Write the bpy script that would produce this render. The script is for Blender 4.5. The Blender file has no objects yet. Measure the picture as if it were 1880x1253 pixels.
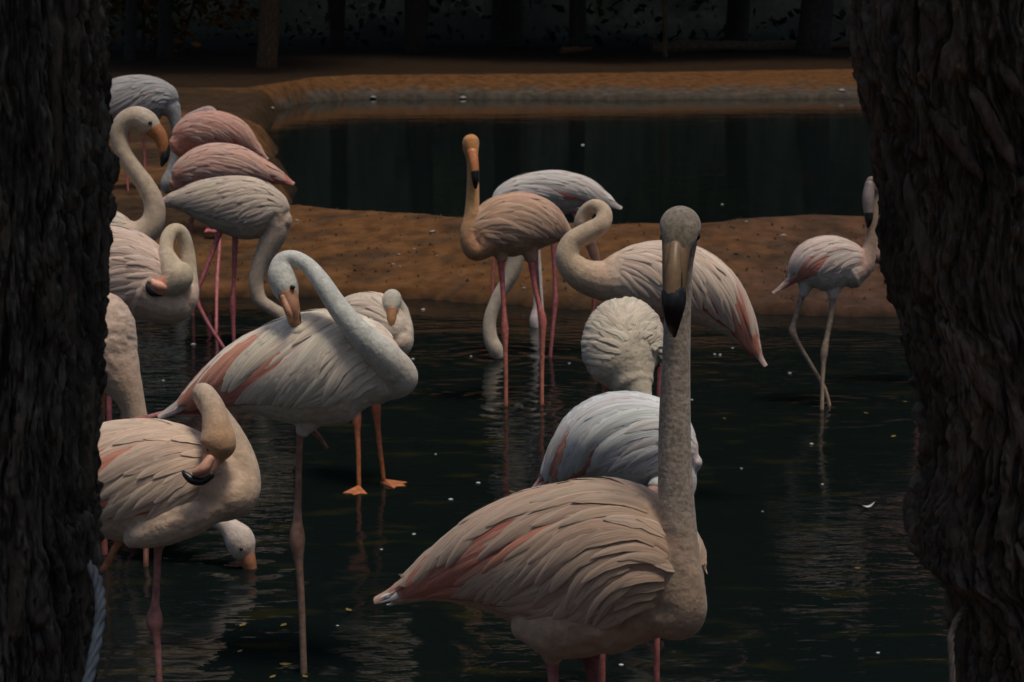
import bpy, math, random
import numpy as np
from mathutils import Vector
random.seed(7); rng = np.random.RandomState(7)
R = math.radians
sc = bpy.context.scene
col = sc.collection

# ---------------------------------------------------------------- camera
H = 2.2
F = 70 / 36 * 1880.0            # focal length in photo pixels
PITCH = math.atan((626.5 + 60) / F)
cam = bpy.data.cameras.new('camera'); cam.lens = 70; cam.sensor_width = 36
cam.clip_start = 0.05; cam.clip_end = 1500
cam.dof.use_dof = True; cam.dof.focus_distance = 4.3; cam.dof.aperture_fstop = 15.0
camo = bpy.data.objects.new('camera', cam); col.objects.link(camo)
camo.location = (0, 0, H); camo.rotation_euler = (R(90) - PITCH, 0, 0)
sc.camera = camo
# ---------------------------------------------------------------- sky, sun, exposure
SUN_EL, SUN_AZ = R(77), R(125)   # azimuth measured from +Y towards +X (high, from the right)
w = bpy.data.worlds.new('World'); sc.world = w; w.use_nodes = True
nt = w.node_tree; nt.nodes.clear()
sky = nt.nodes.new('ShaderNodeTexSky'); sky.sky_type = 'NISHITA'; sky.sun_disc = False
sky.sun_elevation = SUN_EL; sky.sun_rotation = SUN_AZ; sky.air_density = 1.0; sky.dust_density = 2.5
bgn = nt.nodes.new('ShaderNodeBackground'); bgn.inputs['Strength'].default_value = 0.085
wo = nt.nodes.new('ShaderNodeOutputWorld')
nt.links.new(sky.outputs[0], bgn.inputs[0]); nt.links.new(bgn.outputs[0], wo.inputs[0])
sl = bpy.data.lights.new('sun', 'SUN'); sl.energy = 1.35; sl.angle = R(14); sl.color = (1.0, 0.90, 0.76)
so = bpy.data.objects.new('sun', sl); col.objects.link(so)
sd = Vector((math.sin(SUN_AZ) * math.cos(SUN_EL), math.cos(SUN_AZ) * math.cos(SUN_EL), math.sin(SUN_EL)))
so.rotation_euler = (-sd).to_track_quat('-Z', 'Y').to_euler(); so.location = (0, 10, 30)
vs = sc.view_settings; vs.view_transform = 'Standard'; vs.look = 'None'; vs.gamma = 1; vs.use_curve_mapping = False
vs.exposure = 0.42
sc.cycles.max_bounces = 5; sc.cycles.use_denoising = True

# ---------------------------------------------------------------- measuring helpers
cp, sp = math.cos(PITCH), math.sin(PITCH)
def ray(x, y):
    u = (x - 940) / F; v = (626.5 - y) / F
    return np.array([u, cp + v * sp, -sp + v * cp])
def P(x, y, D): return np.array([0, 0, H]) + D * ray(x, y)
def Dg(y, z=0.0):
    v = (626.5 - y) / F
    return (H - z) / (sp - v * cp)
def G(x, y, z=0.0): return P(x, y, Dg(y, z))

# ---------------------------------------------------------------- object helpers
def link(name, me, mat=None, parent=None):
    o = bpy.data.objects.new(name, me); col.objects.link(o)
    if mat is not None: me.materials.clear(); me.materials.append(mat)
    if parent is not None: o.parent = parent; o.matrix_parent_inverse = parent.matrix_basis.inverted() if False else o.matrix_parent_inverse
    return o
def mesh(name, v, f, smooth=True, cols=None, vane=None):
    me = bpy.data.meshes.new(name)
    me.from_pydata([tuple(map(float, p)) for p in v], [], [tuple(map(int, q)) for q in f])
    if smooth: me.polygons.foreach_set('use_smooth', [True] * len(me.polygons))
    if cols is not None:
        a = me.color_attributes.new('Col', 'FLOAT_COLOR', 'POINT')
        a.data.foreach_set('color', np.asarray(cols, dtype=np.float32).ravel())
    if vane is not None:
        a = me.attributes.new('vane', 'FLOAT_VECTOR', 'POINT'); a.data.foreach_set('vector', np.asarray(vane, dtype=np.float32).ravel())
    me.update(); return me
def empty(name, loc, label, cat, group=None):
    o = bpy.data.objects.new(name, None); col.objects.link(o); o.location = tuple(map(float, loc)); o.empty_display_size = .1
    o['label'] = label; o['category'] = cat
    if group: o['group'] = group
    return o
def tag(o, label=None, cat=None, group=None, kind=None):
    if label: o['label'] = label
    if cat: o['category'] = cat
    if group: o['group'] = group
    if kind: o['kind'] = kind
    return o
def sub(v, root): return np.asarray(v) - np.array(root.location)     # world -> local of an unrotated empty

# ---------------------------------------------------------------- materials
def newmat(name):
    m = bpy.data.materials.new(name); m.use_nodes = True
    nt = m.node_tree; b = nt.nodes['Principled BSDF']
    return m, nt, b
def N(nt, t, **kw):
    n = nt.nodes.new(t)
    for k, v in kw.items():
        if k in n.inputs: n.inputs[k].default_value = v
        else: setattr(n, k, v)
    return n
def simple(name, c, rough=.6, spec=.3, noise=0.0, scale=20, bump=0.0):
    m, nt, b = newmat(name)
    b.inputs['Roughness'].default_value = rough; b.inputs['Specular IOR Level'].default_value = spec
    b.inputs['Base Color'].default_value = (*c, 1)
    if noise or bump:
        tc = N(nt, 'ShaderNodeTexCoord'); nz = N(nt, 'ShaderNodeTexNoise', Scale=scale, Detail=5.0)
        nt.links.new(tc.outputs['Object'], nz.inputs['Vector'])
        if noise:
            mx = N(nt, 'ShaderNodeMix', data_type='RGBA', blend_type='MIX')
            mx.inputs[6].default_value = (*[k * (1 - noise) for k in c], 1); mx.inputs[7].default_value = (*[min(1, k * (1 + noise)) for k in c], 1)
            nt.links.new(nz.outputs[0], mx.inputs[0]); nt.links.new(mx.outputs[2], b.inputs['Base Color'])
        if bump:
            bp = N(nt, 'ShaderNodeBump', Strength=1.0, Distance=bump)
            nt.links.new(nz.outputs[0], bp.inputs['Height']); nt.links.new(bp.outputs[0], b.inputs['Normal'])
    return m
def attr_mat(name, rough, spec, n1, amp, bump, bscale, stretch=(1, 1, 1), mottle=False, sheen=0, vane=False):
    """base colour from the Col attribute, broken up by noise"""
    m, nt, b = newmat(name)
    b.inputs['Roughness'].default_value = rough; b.inputs['Specular IOR Level'].default_value = spec
    if sheen: b.inputs['Sheen Weight'].default_value = sheen
    at = N(nt, 'ShaderNodeAttribute', attribute_name='Col')
    tc = N(nt, 'ShaderNodeTexCoord'); mp = N(nt, 'ShaderNodeMapping'); mp.inputs['Scale'].default_value = stretch
    if vane:
        va = N(nt, 'ShaderNodeAttribute', attribute_name='vane'); nt.links.new(va.outputs['Vector'], mp.inputs[0])
    else: nt.links.new(tc.outputs['Object'], mp.inputs[0])
    nz = N(nt, 'ShaderNodeTexNoise', Scale=n1, Detail=6.0, Roughness=.6); nt.links.new(mp.outputs[0], nz.inputs['Vector'])
    mr = N(nt, 'ShaderNodeMapRange'); mr.inputs[1].default_value = .3; mr.inputs[2].default_value = .7
    mr.inputs[3].default_value = 1 - amp; mr.inputs[4].default_value = 1 + amp
    nt.links.new(nz.outputs[0], mr.inputs[0])
    mul = N(nt, 'ShaderNodeVectorMath', operation='SCALE')
    nt.links.new(at.outputs['Color'], mul.inputs[0]); nt.links.new(mr.outputs[0], mul.inputs['Scale'])
    out = mul.outputs[0]
    if mottle:
        n2 = N(nt, 'ShaderNodeTexNoise', Scale=120.0, Detail=3.0); nt.links.new(tc.outputs['Object'], n2.inputs['Vector'])
        r2 = N(nt, 'ShaderNodeMapRange'); r2.inputs[1].default_value = .42; r2.inputs[2].default_value = .62; r2.inputs[3].default_value = 1.12; r2.inputs[4].default_value = .66
        nt.links.new(n2.outputs[0], r2.inputs[0])
        mm = N(nt, 'ShaderNodeMix', data_type='FLOAT'); mm.inputs[2].default_value = 1
        nt.links.new(at.outputs['Alpha'], mm.inputs[0]); nt.links.new(r2.outputs[0], mm.inputs[3])
        m2 = N(nt, 'ShaderNodeVectorMath', operation='SCALE'); nt.links.new(out, m2.inputs[0]); nt.links.new(mm.outputs[0], m2.inputs['Scale']); out = m2.outputs[0]
    nt.links.new(out, b.inputs['Base Color'])
    nb = N(nt, 'ShaderNodeTexNoise', Scale=bscale, Detail=4.0); nt.links.new(mp.outputs[0], nb.inputs['Vector'])
    bp = N(nt, 'ShaderNodeBump', Strength=1.0, Distance=bump); nt.links.new(nb.outputs[0], bp.inputs['Height']); nt.links.new(bp.outputs[0], b.inputs['Normal'])
    return m
M_BODY = attr_mat('plumage_down', .85, .15, 34, .20, .0022, 95, mottle=True, sheen=.15)
M_FEA = attr_mat('feather_vane', .8, .12, 1.0, .30, .0009, 2.2, stretch=(210, 13, 1), vane=True, sheen=.1)
for m_ in (M_BODY, M_FEA):      # light seeps a little into down and vanes
    b_ = m_.node_tree.nodes['Principled BSDF']; b_.inputs['Subsurface Weight'].default_value = .3; b_.inputs['Subsurface Radius'].default_value = (1, .75, .55); b_.inputs['Subsurface Scale'].default_value = .010
M_SKIN = attr_mat('leg_skin', .5, .35, 48, .42, .0012, 260)
M_BILL = attr_mat('bill_horn', .42, .4, 60, .2, .0006, 150)
M_BLACK = simple('black_horn', (.012, .012, .013), .35, .45)
M_EYE = simple('eye_gloss', (.02, .012, .006), .12, .6)
M_SOIL = attr_mat('packed_soil', .95, .06, 7.0, .40, .008, 24)
M_BARK = attr_mat('furrowed_bark', .85, .25, 34, .75, .016, 75, stretch=(1, 1, .3))
M_LEAF = attr_mat('leaf_green', .85, .08, 2.0, .3, .002, 20)

# water: dark, murky, rippled
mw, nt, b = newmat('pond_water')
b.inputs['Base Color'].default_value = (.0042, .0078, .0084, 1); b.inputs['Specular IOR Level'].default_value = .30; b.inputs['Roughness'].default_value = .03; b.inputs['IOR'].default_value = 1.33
tc = N(nt, 'ShaderNodeTexCoord')
def wnoise(scale, sx, sy, det):
    mp = N(nt, 'ShaderNodeMapping'); mp.inputs['Scale'].default_value = (sx, sy, 1); nt.links.new(tc.outputs['Object'], mp.inputs[0])
    n = N(nt, 'ShaderNodeTexNoise', Scale=scale, Detail=det, Roughness=.45, Distortion=.3); nt.links.new(mp.outputs[0], n.inputs['Vector']); return n.outputs[0]
def math2(op, a, bb):
    n = N(nt, 'ShaderNodeMath', operation=op)
    for i, q in enumerate((a, bb)):
        if isinstance(q, (int, float)): n.inputs[i].default_value = q
        else: nt.links.new(q, n.inputs[i])
    return n.outputs[0]
hgt = math2('ADD', math2('MULTIPLY', wnoise(1.6, .7, 1.3, 2), .017), math2('MULTIPLY', wnoise(11, .6, 1.7, 3), .0036))
geo = N(nt, 'ShaderNodeNewGeometry')
sx_ = N(nt, 'ShaderNodeSeparateXYZ'); nt.links.new(geo.outputs['Position'], sx_.inputs[0])      # the far pond lies sheltered and calm
cm_ = N(nt, 'ShaderNodeMapRange'); nt.links.new(sx_.outputs['Y'], cm_.inputs[0]); cm_.inputs[1].default_value = 11.5; cm_.inputs[2].default_value = 15; cm_.inputs[3].default_value = 1; cm_.inputs[4].default_value = .22
hgt = math2('MULTIPLY', hgt, cm_.outputs[0])
def rings(x, y, k, amp):
    vm = N(nt, 'ShaderNodeVectorMath', operation='DISTANCE'); nt.links.new(geo.outputs['Position'], vm.inputs[0]); vm.inputs[1].default_value = (x, y, 0)
    d = vm.outputs['Value']
    s = math2('SINE', math2('MULTIPLY', d, k), 0.0)
    return math2('MULTIPLY', math2('MULTIPLY', s, amp), math2('POWER', 2.718, math2('MULTIPLY', d, -3.2)))
mo = N(nt, 'ShaderNodeMix', data_type='RGBA'); mo.inputs[6].default_value = (.0047, .0080, .0076, 1); mo.inputs[7].default_value = (.021, .019, .006, 1)   # olive glints of reflected foliage, painted into the base colour
glint_ = N(nt, 'ShaderNodeMapRange'); glint_.inputs[1].default_value = .57; glint_.inputs[2].default_value = .78; nt.links.new(wnoise(5.5, .55, 1.5, 8), glint_.inputs[0])
nt.links.new(glint_.outputs[0], mo.inputs[0]); nt.links.new(mo.outputs[2], b.inputs['Base Color'])
RING_NODES = (rings, math2)
WATER = (mw, nt, b, hgt)

# ---------------------------------------------------------------- noise for geometry
def vnoise(u, v, seed=0, pu=None):
    """smooth value noise, optionally periodic in u"""
    r = np.random.RandomState(seed); T = r.rand(256, 256)
    iu = np.floor(u).astype(int); iv = np.floor(v).astype(int); fu = u - iu; fv = v - iv
    fu = fu * fu * (3 - 2 * fu); fv = fv * fv * (3 - 2 * fv)
    w_ = (lambda k: k % pu) if pu else (lambda k: k % 256)
    a = T[w_(iu), iv % 256]; b_ = T[w_(iu + 1), iv % 256]; c = T[w_(iu), (iv + 1) % 256]; d = T[w_(iu + 1), (iv + 1) % 256]
    return (a * (1 - fu) + b_ * fu) * (1 - fv) + (c * (1 - fu) + d * fu) * fv
def fbm(u, v, seed=0, o=4):
    return sum(vnoise(u * 2**k, v * 2**k, seed + k) / 2**k for k in range(o)) / sum(1 / 2**k for k in range(o))

# ---------------------------------------------------------------- ground
def line(pts, z):
    q = np.array([G(x, y, z) for x, y in pts]); return q[:, 0], q[:, 1]
fx, fy = line([(-400, 546), (150, 547), (350, 548), (530, 545), (750, 548), (880, 556), (1030, 566), (1300, 572), (1400, 576), (1640, 582), (2300, 585)], 0)
cx_, cy_ = line([(-400, 372), (200, 370), (480, 374), (530, 380), (700, 394), (850, 403), (1000, 411), (1120, 418), (1300, 415), (1400, 406), (1500, 399), (1620, 400), (2300, 405)], .38)
bx, by = line([(300, 240), (430, 216), (500, 201), (560, 189), (640, 183), (850, 182), (1200, 184), (1560, 180), (2300, 176)], 0)
tx, ty = line([(300, 190), (430, 172), (500, 158), (560, 150), (680, 141), (880, 138), (1200, 134), (1560, 128), (2300, 124)], .36)
lY = np.array([14.5, 16, 20.3, 25, 28.6, 31.3, 33, 60]); lX = np.array([-1.55, -1.9, -2.5, -3.15, -3.6, -3.75, -3.6, -3.6])
sstep = lambda e0, e1, x: (lambda t: t * t * (3 - 2 * t))(np.clip((x - e0) / (e1 - e0), 0, 1))
def terrain(X, Y):
    n = fbm(X * .9 + 40, Y * .9 + 40, 3) - .5; n2 = fbm(X * 4 + 40, Y * 4 + 40, 9) - .5
    z = np.full_like(X, -.13)
    # near island bank
    f = np.interp(X, fx, fy) + n2 * .12; c = np.interp(X, cx_, cy_)
    t = (Y - f) / (c - f)
    zi = np.where(t < 0, -.13, np.where(t < 1, .05 + .33 * np.clip(t, 0, 1)**.85, .38))
    zi = np.where(t < 0, np.maximum(-.13, -.0 + .8 * (Y - f)), zi)
    back = 1 - sstep(.15, .75, Y - c)
    land = sstep(-.25, .15, np.interp(Y, lY, lX) - X + n * .5)
    zl = np.where(Y > c - .3, .32 + .1 * n, -.13)
    zi = np.where(Y > c, np.maximum(-.13 + (zi + .13) * back, -.13), zi)
    zl = -.13 + (zl + .13) * land * sstep(-.2, .3, Y - c + .3)
    z = np.maximum(z, np.maximum(zi, zl))
    # far bank and the flat ground behind it
    fb = np.interp(X, bx, by) + n * .5; ft = np.maximum(np.interp(X, tx, ty), fb + .7)
    t2 = (Y - fb) / np.maximum(.3, ft - fb)
    zf = np.where(t2 < 0, -.13, np.where(t2 < 1, .04 + .32 * np.clip(t2, 0, 1)**.7, .36 + .05 * n * np.minimum(1, t2 - 1)))
    z = np.maximum(z, zf)
    # wooded rise far behind
    z = z + 16 * sstep(50, 85, Y + n * 3) + 3 * n * sstep(50, 60, Y)
    # near shore under the two framing trees and the camera
    z = np.maximum(z, -.13 + .55 * (1 - sstep(2.9, 3.9, Y + n * .3)))
    z = z + n2 * np.where(Y > 30, .018, .035) * (z > 0.06) * (np.abs(Y) < 50)
    return z
ys = np.concatenate([np.linspace(-150, -3, 14), np.linspace(-2, 12.2, 50), np.linspace(12.35, 16.5, 90), np.linspace(16.8, 32, 60), np.linspace(32.2, 37, 55), np.linspace(37.5, 90, 50), np.geomspace(95, 900, 14)])
xs = np.concatenate([-np.geomspace(700, 12, 22), np.linspace(-11.5, 11.5, 230), np.geomspace(12, 700, 22)])
GX, GY = np.meshgrid(xs, ys); GZ = terrain(GX, GY)
nr, nc = GX.shape
idx = np.arange(nr * nc).reshape(nr, nc)
gf = np.stack([idx[:-1, :-1], idx[:-1, 1:], idx[1:, 1:], idx[1:, :-1]], -1).reshape(-1, 4)
gc = np.ones((nr, nc, 4)); nA = fbm(GX * .7 + 9, GY * .7 + 9, 21); nB = fbm(GX * 3.1 + 9, GY * 3.1 + 9, 33)
orange = np.array([.118, .054, .020]); umber = np.array([.070, .038, .026]); dark = np.array([.03, .021, .014]); grey = np.array([.066, .055, .042]); litter = np.array([.04, .024, .013])
mixf = lambda a, b_, t: a * (1 - t[..., None]) + b_ * t[..., None]
cg = mixf(orange, umber, np.clip(sstep(.5, 2.5, GX) * .8 + (nA - .5) * 1.2, 0, 1))
cg = mixf(cg, dark, sstep(.52, .72, nB) * .5); nC = fbm(GX * 9 + 9, GY * 9 + 9, 77); cg = mixf(cg, dark * 1.6, sstep(.5, .7, nC) * .55)
cg = mixf(cg, litter, sstep(-1.7, -2.3, GX - .0) * (GY > 14.5) * sstep(.3, .6, nA))
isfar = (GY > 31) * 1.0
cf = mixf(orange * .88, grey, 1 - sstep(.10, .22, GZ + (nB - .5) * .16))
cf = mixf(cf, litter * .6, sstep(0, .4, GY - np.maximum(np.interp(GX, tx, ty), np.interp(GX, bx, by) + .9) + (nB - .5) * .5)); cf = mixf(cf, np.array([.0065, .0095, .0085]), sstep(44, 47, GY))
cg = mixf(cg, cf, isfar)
cg = mixf(cg, dark * .7, 1 - sstep(.0, .07, GZ))
gc[..., :3] = cg
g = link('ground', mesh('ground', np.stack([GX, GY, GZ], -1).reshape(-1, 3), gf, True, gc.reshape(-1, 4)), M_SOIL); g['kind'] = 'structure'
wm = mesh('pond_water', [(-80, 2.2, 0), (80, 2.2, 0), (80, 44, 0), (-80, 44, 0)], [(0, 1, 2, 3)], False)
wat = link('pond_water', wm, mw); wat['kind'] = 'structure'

# ---------------------------------------------------------------- lofts
def catmull(pts, n):
    pts = np.asarray(pts, float); k = len(pts)
    if k == 2: return pts[0] + (pts[1] - pts[0]) * np.linspace(0, 1, n)[:, None]
    e = np.vstack([2 * pts[0] - pts[1], pts, 2 * pts[-1] - pts[-2]])
    t = np.linspace(0, k - 1, n); i = np.minimum(t.astype(int), k - 2); f = (t - i)[:, None]
    p0, p1, p2, p3 = e[i], e[i + 1], e[i + 2], e[i + 3]
    return .5 * (2 * p1 + (p2 - p0) * f + (2 * p0 - 5 * p1 + 4 * p2 - p3) * f**2 + (3 * p1 - p0 - 3 * p2 + p3) * f**3)
def frames(C, up=(0, 0, 1), transport=False):
    T = np.gradient(C, axis=0); T /= np.linalg.norm(T, axis=1)[:, None] + 1e-9
    up = np.array(up, float)
    U = np.zeros_like(T)
    if not transport:
        U = up - T * (T @ up)[:, None]; U /= np.linalg.norm(U, axis=1)[:, None] + 1e-9
    else:
        u = np.array([1., 0, 0]); u = u - T[0] * (u @ T[0]); u /= np.linalg.norm(u)
        for i in range(len(T)):
            u = u - T[i] * (u @ T[i]); u /= np.linalg.norm(u) + 1e-9; U[i] = u
    return T, U, np.cross(T, U)
def tube(C, ru, rs, U, S, nseg=16, cap=True):
    th = np.linspace(0, 2 * math.pi, nseg, endpoint=False)
    v = C[:, None, :] + U[:, None, :] * (ru[:, None] * np.cos(th))[..., None] + S[:, None, :] * (rs[:, None] * np.sin(th))[..., None]
    n = len(C); v = v.reshape(-1, 3); f = []
    for i in range(n - 1):
        for j in range(nseg):
            k = (j + 1) % nseg; f.append((i * nseg + j, i * nseg + k, (i + 1) * nseg + k, (i + 1) * nseg + j))
    if cap:
        a = len(v); v = np.vstack([v, C[:1], C[-1:]])
        for j in range(nseg):
            k = (j + 1) % nseg; f.append((a, k, j)); f.append((a + 1, (n - 1) * nseg + j, (n - 1) * nseg + k))
    return v, f
def roundcap(C, ru, rs, T):
    """adds hemispherical ends to a loft"""
    out_c, out_u, out_s = [], [], []
    for q in (.98, .8, .5):
        out_c.append(C[0] - T[0] * ru[0] * q * .8); out_u.append(ru[0] * math.sqrt(1 - q * q)); out_s.append(rs[0] * math.sqrt(1 - q * q))
    C2 = list(out_c) + list(C); u2 = out_u + list(ru); s2 = out_s + list(rs)
    for q in (.5, .8, .98):
        C2.append(C[-1] + T[-1] * ru[-1] * q * .8); u2.append(ru[-1] * math.sqrt(1 - q * q)); s2.append(rs[-1] * math.sqrt(1 - q * q))
    return np.array(C2), np.array(u2), np.array(s2)
def pxpts(pts, D):
    """(x, y, dz, ru[, rs]) in photo pixels at depth D -> metres"""
    s = D / F
    c = np.array([P(p[0], p[1], D + p[2] * s) for p in pts])
    ru = np.array([p[3] * s for p in pts]); rs = np.array([(p[4] if len(p) > 4 else p[3]) * s for p in pts])
    return c, ru, rs

# ---------------------------------------------------------------- flamingos
FLOCK = 'flamingos wading in the dark pond'
CREAM = (.64, .48, .345); WHITE = (.68, .58, .48); PINK = (.60, .24, .16); ROSE = (.62, .42, .35); RED = (.50, .06, .045); BLUEW = (.66, .66, .66)
LEGP = (.45, .13, .13); LEGT = (.36, .19, .13); LEGO = (.50, .17, .09)
def feather_mesh(Sf, t0, th0, ln, wd, droop, lift0, lift1, arch, curl, c0, c1, Lm, nu=9, rg=None):
    """one vane lying on the body: root at (t0, th0), running towards the tail"""
    u = 1 - (1 - np.linspace(0, 1, nu)) ** 1.3
    t = t0 - ln / Lm * u; th = th0 + droop * u ** 1.15 + curl * u * (1 - u)
    C, nrm = Sf(t, th)
    lift = lift0 + (lift1 - lift0) * u**.8
    C = C + nrm * lift[:, None]
    T = np.gradient(C, axis=0); T /= np.linalg.norm(T, axis=1)[:, None] + 1e-9
    B = np.cross(nrm, T); B /= np.linalg.norm(B, axis=1)[:, None] + 1e-9
    wprof = np.clip(np.sin(np.pi * np.clip(.16 + .84 * u, 0, 1) ** .9) ** .55, .03, 1); wprof[-1] = .12
    if rg is not None: wprof = wprof * (1 + rg.normal(size=nu) * .09)
    hw = wd * .5 * wprof
    rows = [C - B * hw[:, None] - nrm * (arch * wprof)[:, None] * 1.0, C - B * (hw * .5)[:, None] - nrm * (arch * .25 * wprof)[:, None], C, C + B * (hw * .5)[:, None] - nrm * (arch * .25 * wprof)[:, None], C + B * hw[:, None] - nrm * (arch * wprof)[:, None]]
    v = np.stack(rows, 1).reshape(-1, 3)
    f = [(i * 5 + j, i * 5 + j + 1, (i + 1) * 5 + j + 1, (i + 1) * 5 + j) for i in range(nu - 1) for j in range(4)]
    c0 = np.array(c0); c1 = np.array(c1)
    cc = c0[None] * (1 - u[:, None]) + c1[None] * u[:, None]
    cc = np.repeat(cc[:, None, :], 5, 1); cc[:, 2] *= .93; cc[:, (0, 4)] *= 1.04
    vn = np.stack([np.tile(np.linspace(-.5, .5, 5) * wd, (nu, 1)), np.repeat((u * ln)[:, None], 5, 1) , np.full((nu, 5), (t0 * 37.3 + th0 * 11.7) % 1 * 60)], -1).reshape(-1, 3)
    vn[:, 1] += np.abs(vn[:, 0]) * .8
    return v, f, np.concatenate([cc.reshape(-1, 3), np.zeros((nu * 5, 1)), vn], 1)

def flamingo(label, D, body, neck, bill=None, tip=None, upper=None, eyes=(), legs=(), thighs=(), cb=CREAM, cn=None, ch=None, cl=LEGP, ct=None,
             mott=.25, feathers=True, thmax=105, droop=22, fw=.036, fl=1.0, red=1.0, pinky=.25, tailc=None, foot_on=None, base=None, side=None, tail=True, seed=0, voxel=None, billc=(.46, .27, .20), tbeg=.88, plumes=0, gap=None, rose=None, fluff=.0035, ruf=1.0, wisps=False, pw=1.15, pt=(.40, .74), pth=(14, 76)):
    rg = np.random.RandomState(100 + seed)
    s = D / F; cn = cn or cb; ch = ch or cn; ct = ct or cl
    mid = body[len(body) // 2]
    b0 = P(mid[0], mid[1], D + mid[2] * s)
    root = empty('flamingo', base if base is not None else (b0[0], b0[1], -.13), label, 'flamingo', FLOCK)
    vox = voxel or max(.0042, 1.35 * s)
    V, Fc, samp = [], [], []
    def add(v, f):
        o = sum(len(q) for q in V); V.append(v); Fc.extend([tuple(i + o for i in q) for q in f])
    # trunk of the bird
    bc, bu, bs = pxpts([(*p[:4], p[4] if len(p) > 4 else p[3] * .82) for p in body], D)
    n = 60
    al = np.hstack([bc, bu[:, None], bs[:, None]]); al = catmull(al, n)
    C, ru, rs = al[:, :3], np.maximum(al[:, 3], .004), np.maximum(al[:, 4], .004)
    T, U, S = frames(C)
    C2, u2, s2 = roundcap(C, ru, rs, T)
    T2, U2, S2 = frames(C2); U2[:3] = U[0]; U2[-3:] = U[-1]; S2[:3] = S[0]; S2[-3:] = S[-1]
    add(*tube(C2, u2, s2, U2, S2, 28))
    for i in range(0, n, 2): samp.append((*C[i], max(ru[i], rs[i]) * .9, *cb, 0))
    Lm = float(np.sum(np.linalg.norm(np.diff(C, axis=0), axis=1)))
    # neck and head
    if neck:
        nc_, nu_, ns_ = pxpts(neck, D)
        an = catmull(np.hstack([nc_, nu_[:, None], ns_[:, None]]), 14 * len(neck))
        Cn, rn, rm = an[:, :3], np.maximum(an[:, 3], .003), np.maximum(an[:, 4], .003)
        Tn, Un, Sn = frames(Cn, transport=True)
        Cq, uq, sq = roundcap(Cn, rn, rm, Tn); Tq, Uq, Sq = frames(Cq, transport=True)
        add(*tube(Cq, uq, sq, Uq, Sq, 18))
        m = len(Cn)
        for i in range(0, m, 4):
            k = i / m; cc = (np.array(cn) * max(0, min(1, k / .22)) + (np.array(cn) * .6 + np.array((.40, .24, .12)) * .4) * (1 - min(1, k / .22))) if k < .72 else np.array(cn) * (1 - (k - .72) / .28) + np.array(ch) * (k - .72) / .28
            samp.append((*Cn[i], rn[i] * 1.0, *cc, mott))
    for th_ in thighs:
        c3, u3, s3 = pxpts(th_, D); a3 = catmull(np.hstack([c3, u3[:, None], s3[:, None]]), 16)
        T3, U3, S3 = frames(a3[:, :3], transport=True); C4, u4, s4 = roundcap(a3[:, :3], a3[:, 3], a3[:, 4], T3); T4, U4, S4 = frames(C4, transport=True)
        add(*tube(C4, u4, s4, U4, S4, 14))
        for i in (2, 8, 14): samp.append((*a3[i, :3], a3[i, 3], *cb, 0))
    tmp = link('tmp', mesh('tmp', np.vstack(V), Fc))
    md = tmp.modifiers.new('r', 'REMESH'); md.mode = 'VOXEL'; md.voxel_size = vox; md.use_smooth_shade = True
    ms = tmp.modifiers.new('s', 'SMOOTH'); ms.factor = .5; ms.iterations = 7
    dg = bpy.context.evaluated_depsgraph_get()
    me = bpy.data.meshes.new_from_object(tmp.evaluated_get(dg)); me.name = 'body'
    bpy.data.objects.remove(tmp)
    nv = len(me.vertices); co = np.empty(nv * 3, np.float32); me.vertices.foreach_get('co', co); co = co.reshape(-1, 3)
    sm = np.array(samp); d2 = np.zeros((nv, len(sm)), np.float32)
    for i, q in enumerate(sm): d2[:, i] = ((co - q[:3])**2).sum(1) / q[3]**2
    wt = np.exp(-3.0 * np.minimum(d2, 25)) + 1e-12; wt /= wt.sum(1)[:, None]
    colr = wt @ sm[:, 4:8]
    # patches of pink in the plumage itself
    pn = fbm(co[:, 0] * 9 + 50 + seed * 3, co[:, 2] * 9 + co[:, 1] * 5 + 60, 40 + seed); pk = (sstep(.5, .68, pn) * pinky * 1.3 * wt[:, :max(1, n // 2)].sum(1))[:, None]
    colr[:, :3] = colr[:, :3] * (1 - pk) + np.array(PINK) * pk
    # ruffled, downy relief on the trunk of the bird
    nrm_ = np.empty(nv * 3, np.float32); me.vertices.foreach_get('normal', nrm_); nrm_ = nrm_.reshape(-1, 3)
    nb_ = max(1, n // 2); wb_ = wt[:, :nb_].sum(1); k_ = 26
    hh_ = fbm(co[:, 0] * k_ + co[:, 1] * 9 + 80, co[:, 2] * k_ * 1.5 + co[:, 1] * 13 + 80, 60 + seed, 3) - .5
    co = co + nrm_ * (hh_ * 2 * fluff * wb_)[:, None].astype(np.float32)
    a = me.color_attributes.new('Col', 'FLOAT_COLOR', 'POINT'); a.data.foreach_set('color', colr.astype(np.float32).ravel())
    me.polygons.foreach_set('use_smooth', [True] * len(me.polygons))
    co = co - np.array(root.location, dtype=np.float32); me.vertices.foreach_set('co', co.ravel()); me.update()
    link('body', me, M_BODY, root)
    # bill
    def part(name, pts, mat, par, cc=None, seg=14, flat=True):
        c3, u3, s3 = pxpts(pts, D); k = 7 * len(pts); a3 = catmull(np.hstack([c3, u3[:, None], s3[:, None]]), k)
        a3[:, 3:] = np.maximum(a3[:, 3:], .0008)
        Tr = np.gradient(a3[:, :3], axis=0); Tr /= np.linalg.norm(Tr, axis=1)[:, None]
        cc3, cu3, cs3 = roundcap(a3[:, :3], a3[:, 3], a3[:, 4], Tr); a3 = np.hstack([cc3, cu3[:, None], cs3[:, None]])
        view = a3[k // 2, :3] - np.array([0, 0, H]); view /= np.linalg.norm(view)
        T3 = np.gradient(a3[:, :3], axis=0); T3 /= np.linalg.norm(T3, axis=1)[:, None]
        U3 = np.cross(T3, view); U3 /= np.linalg.norm(U3, axis=1)[:, None] + 1e-9; S3 = np.cross(T3, U3)
        v, f = tube(a3[:, :3], a3[:, 3], a3[:, 4], U3, S3, seg)
        cols = None
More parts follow.
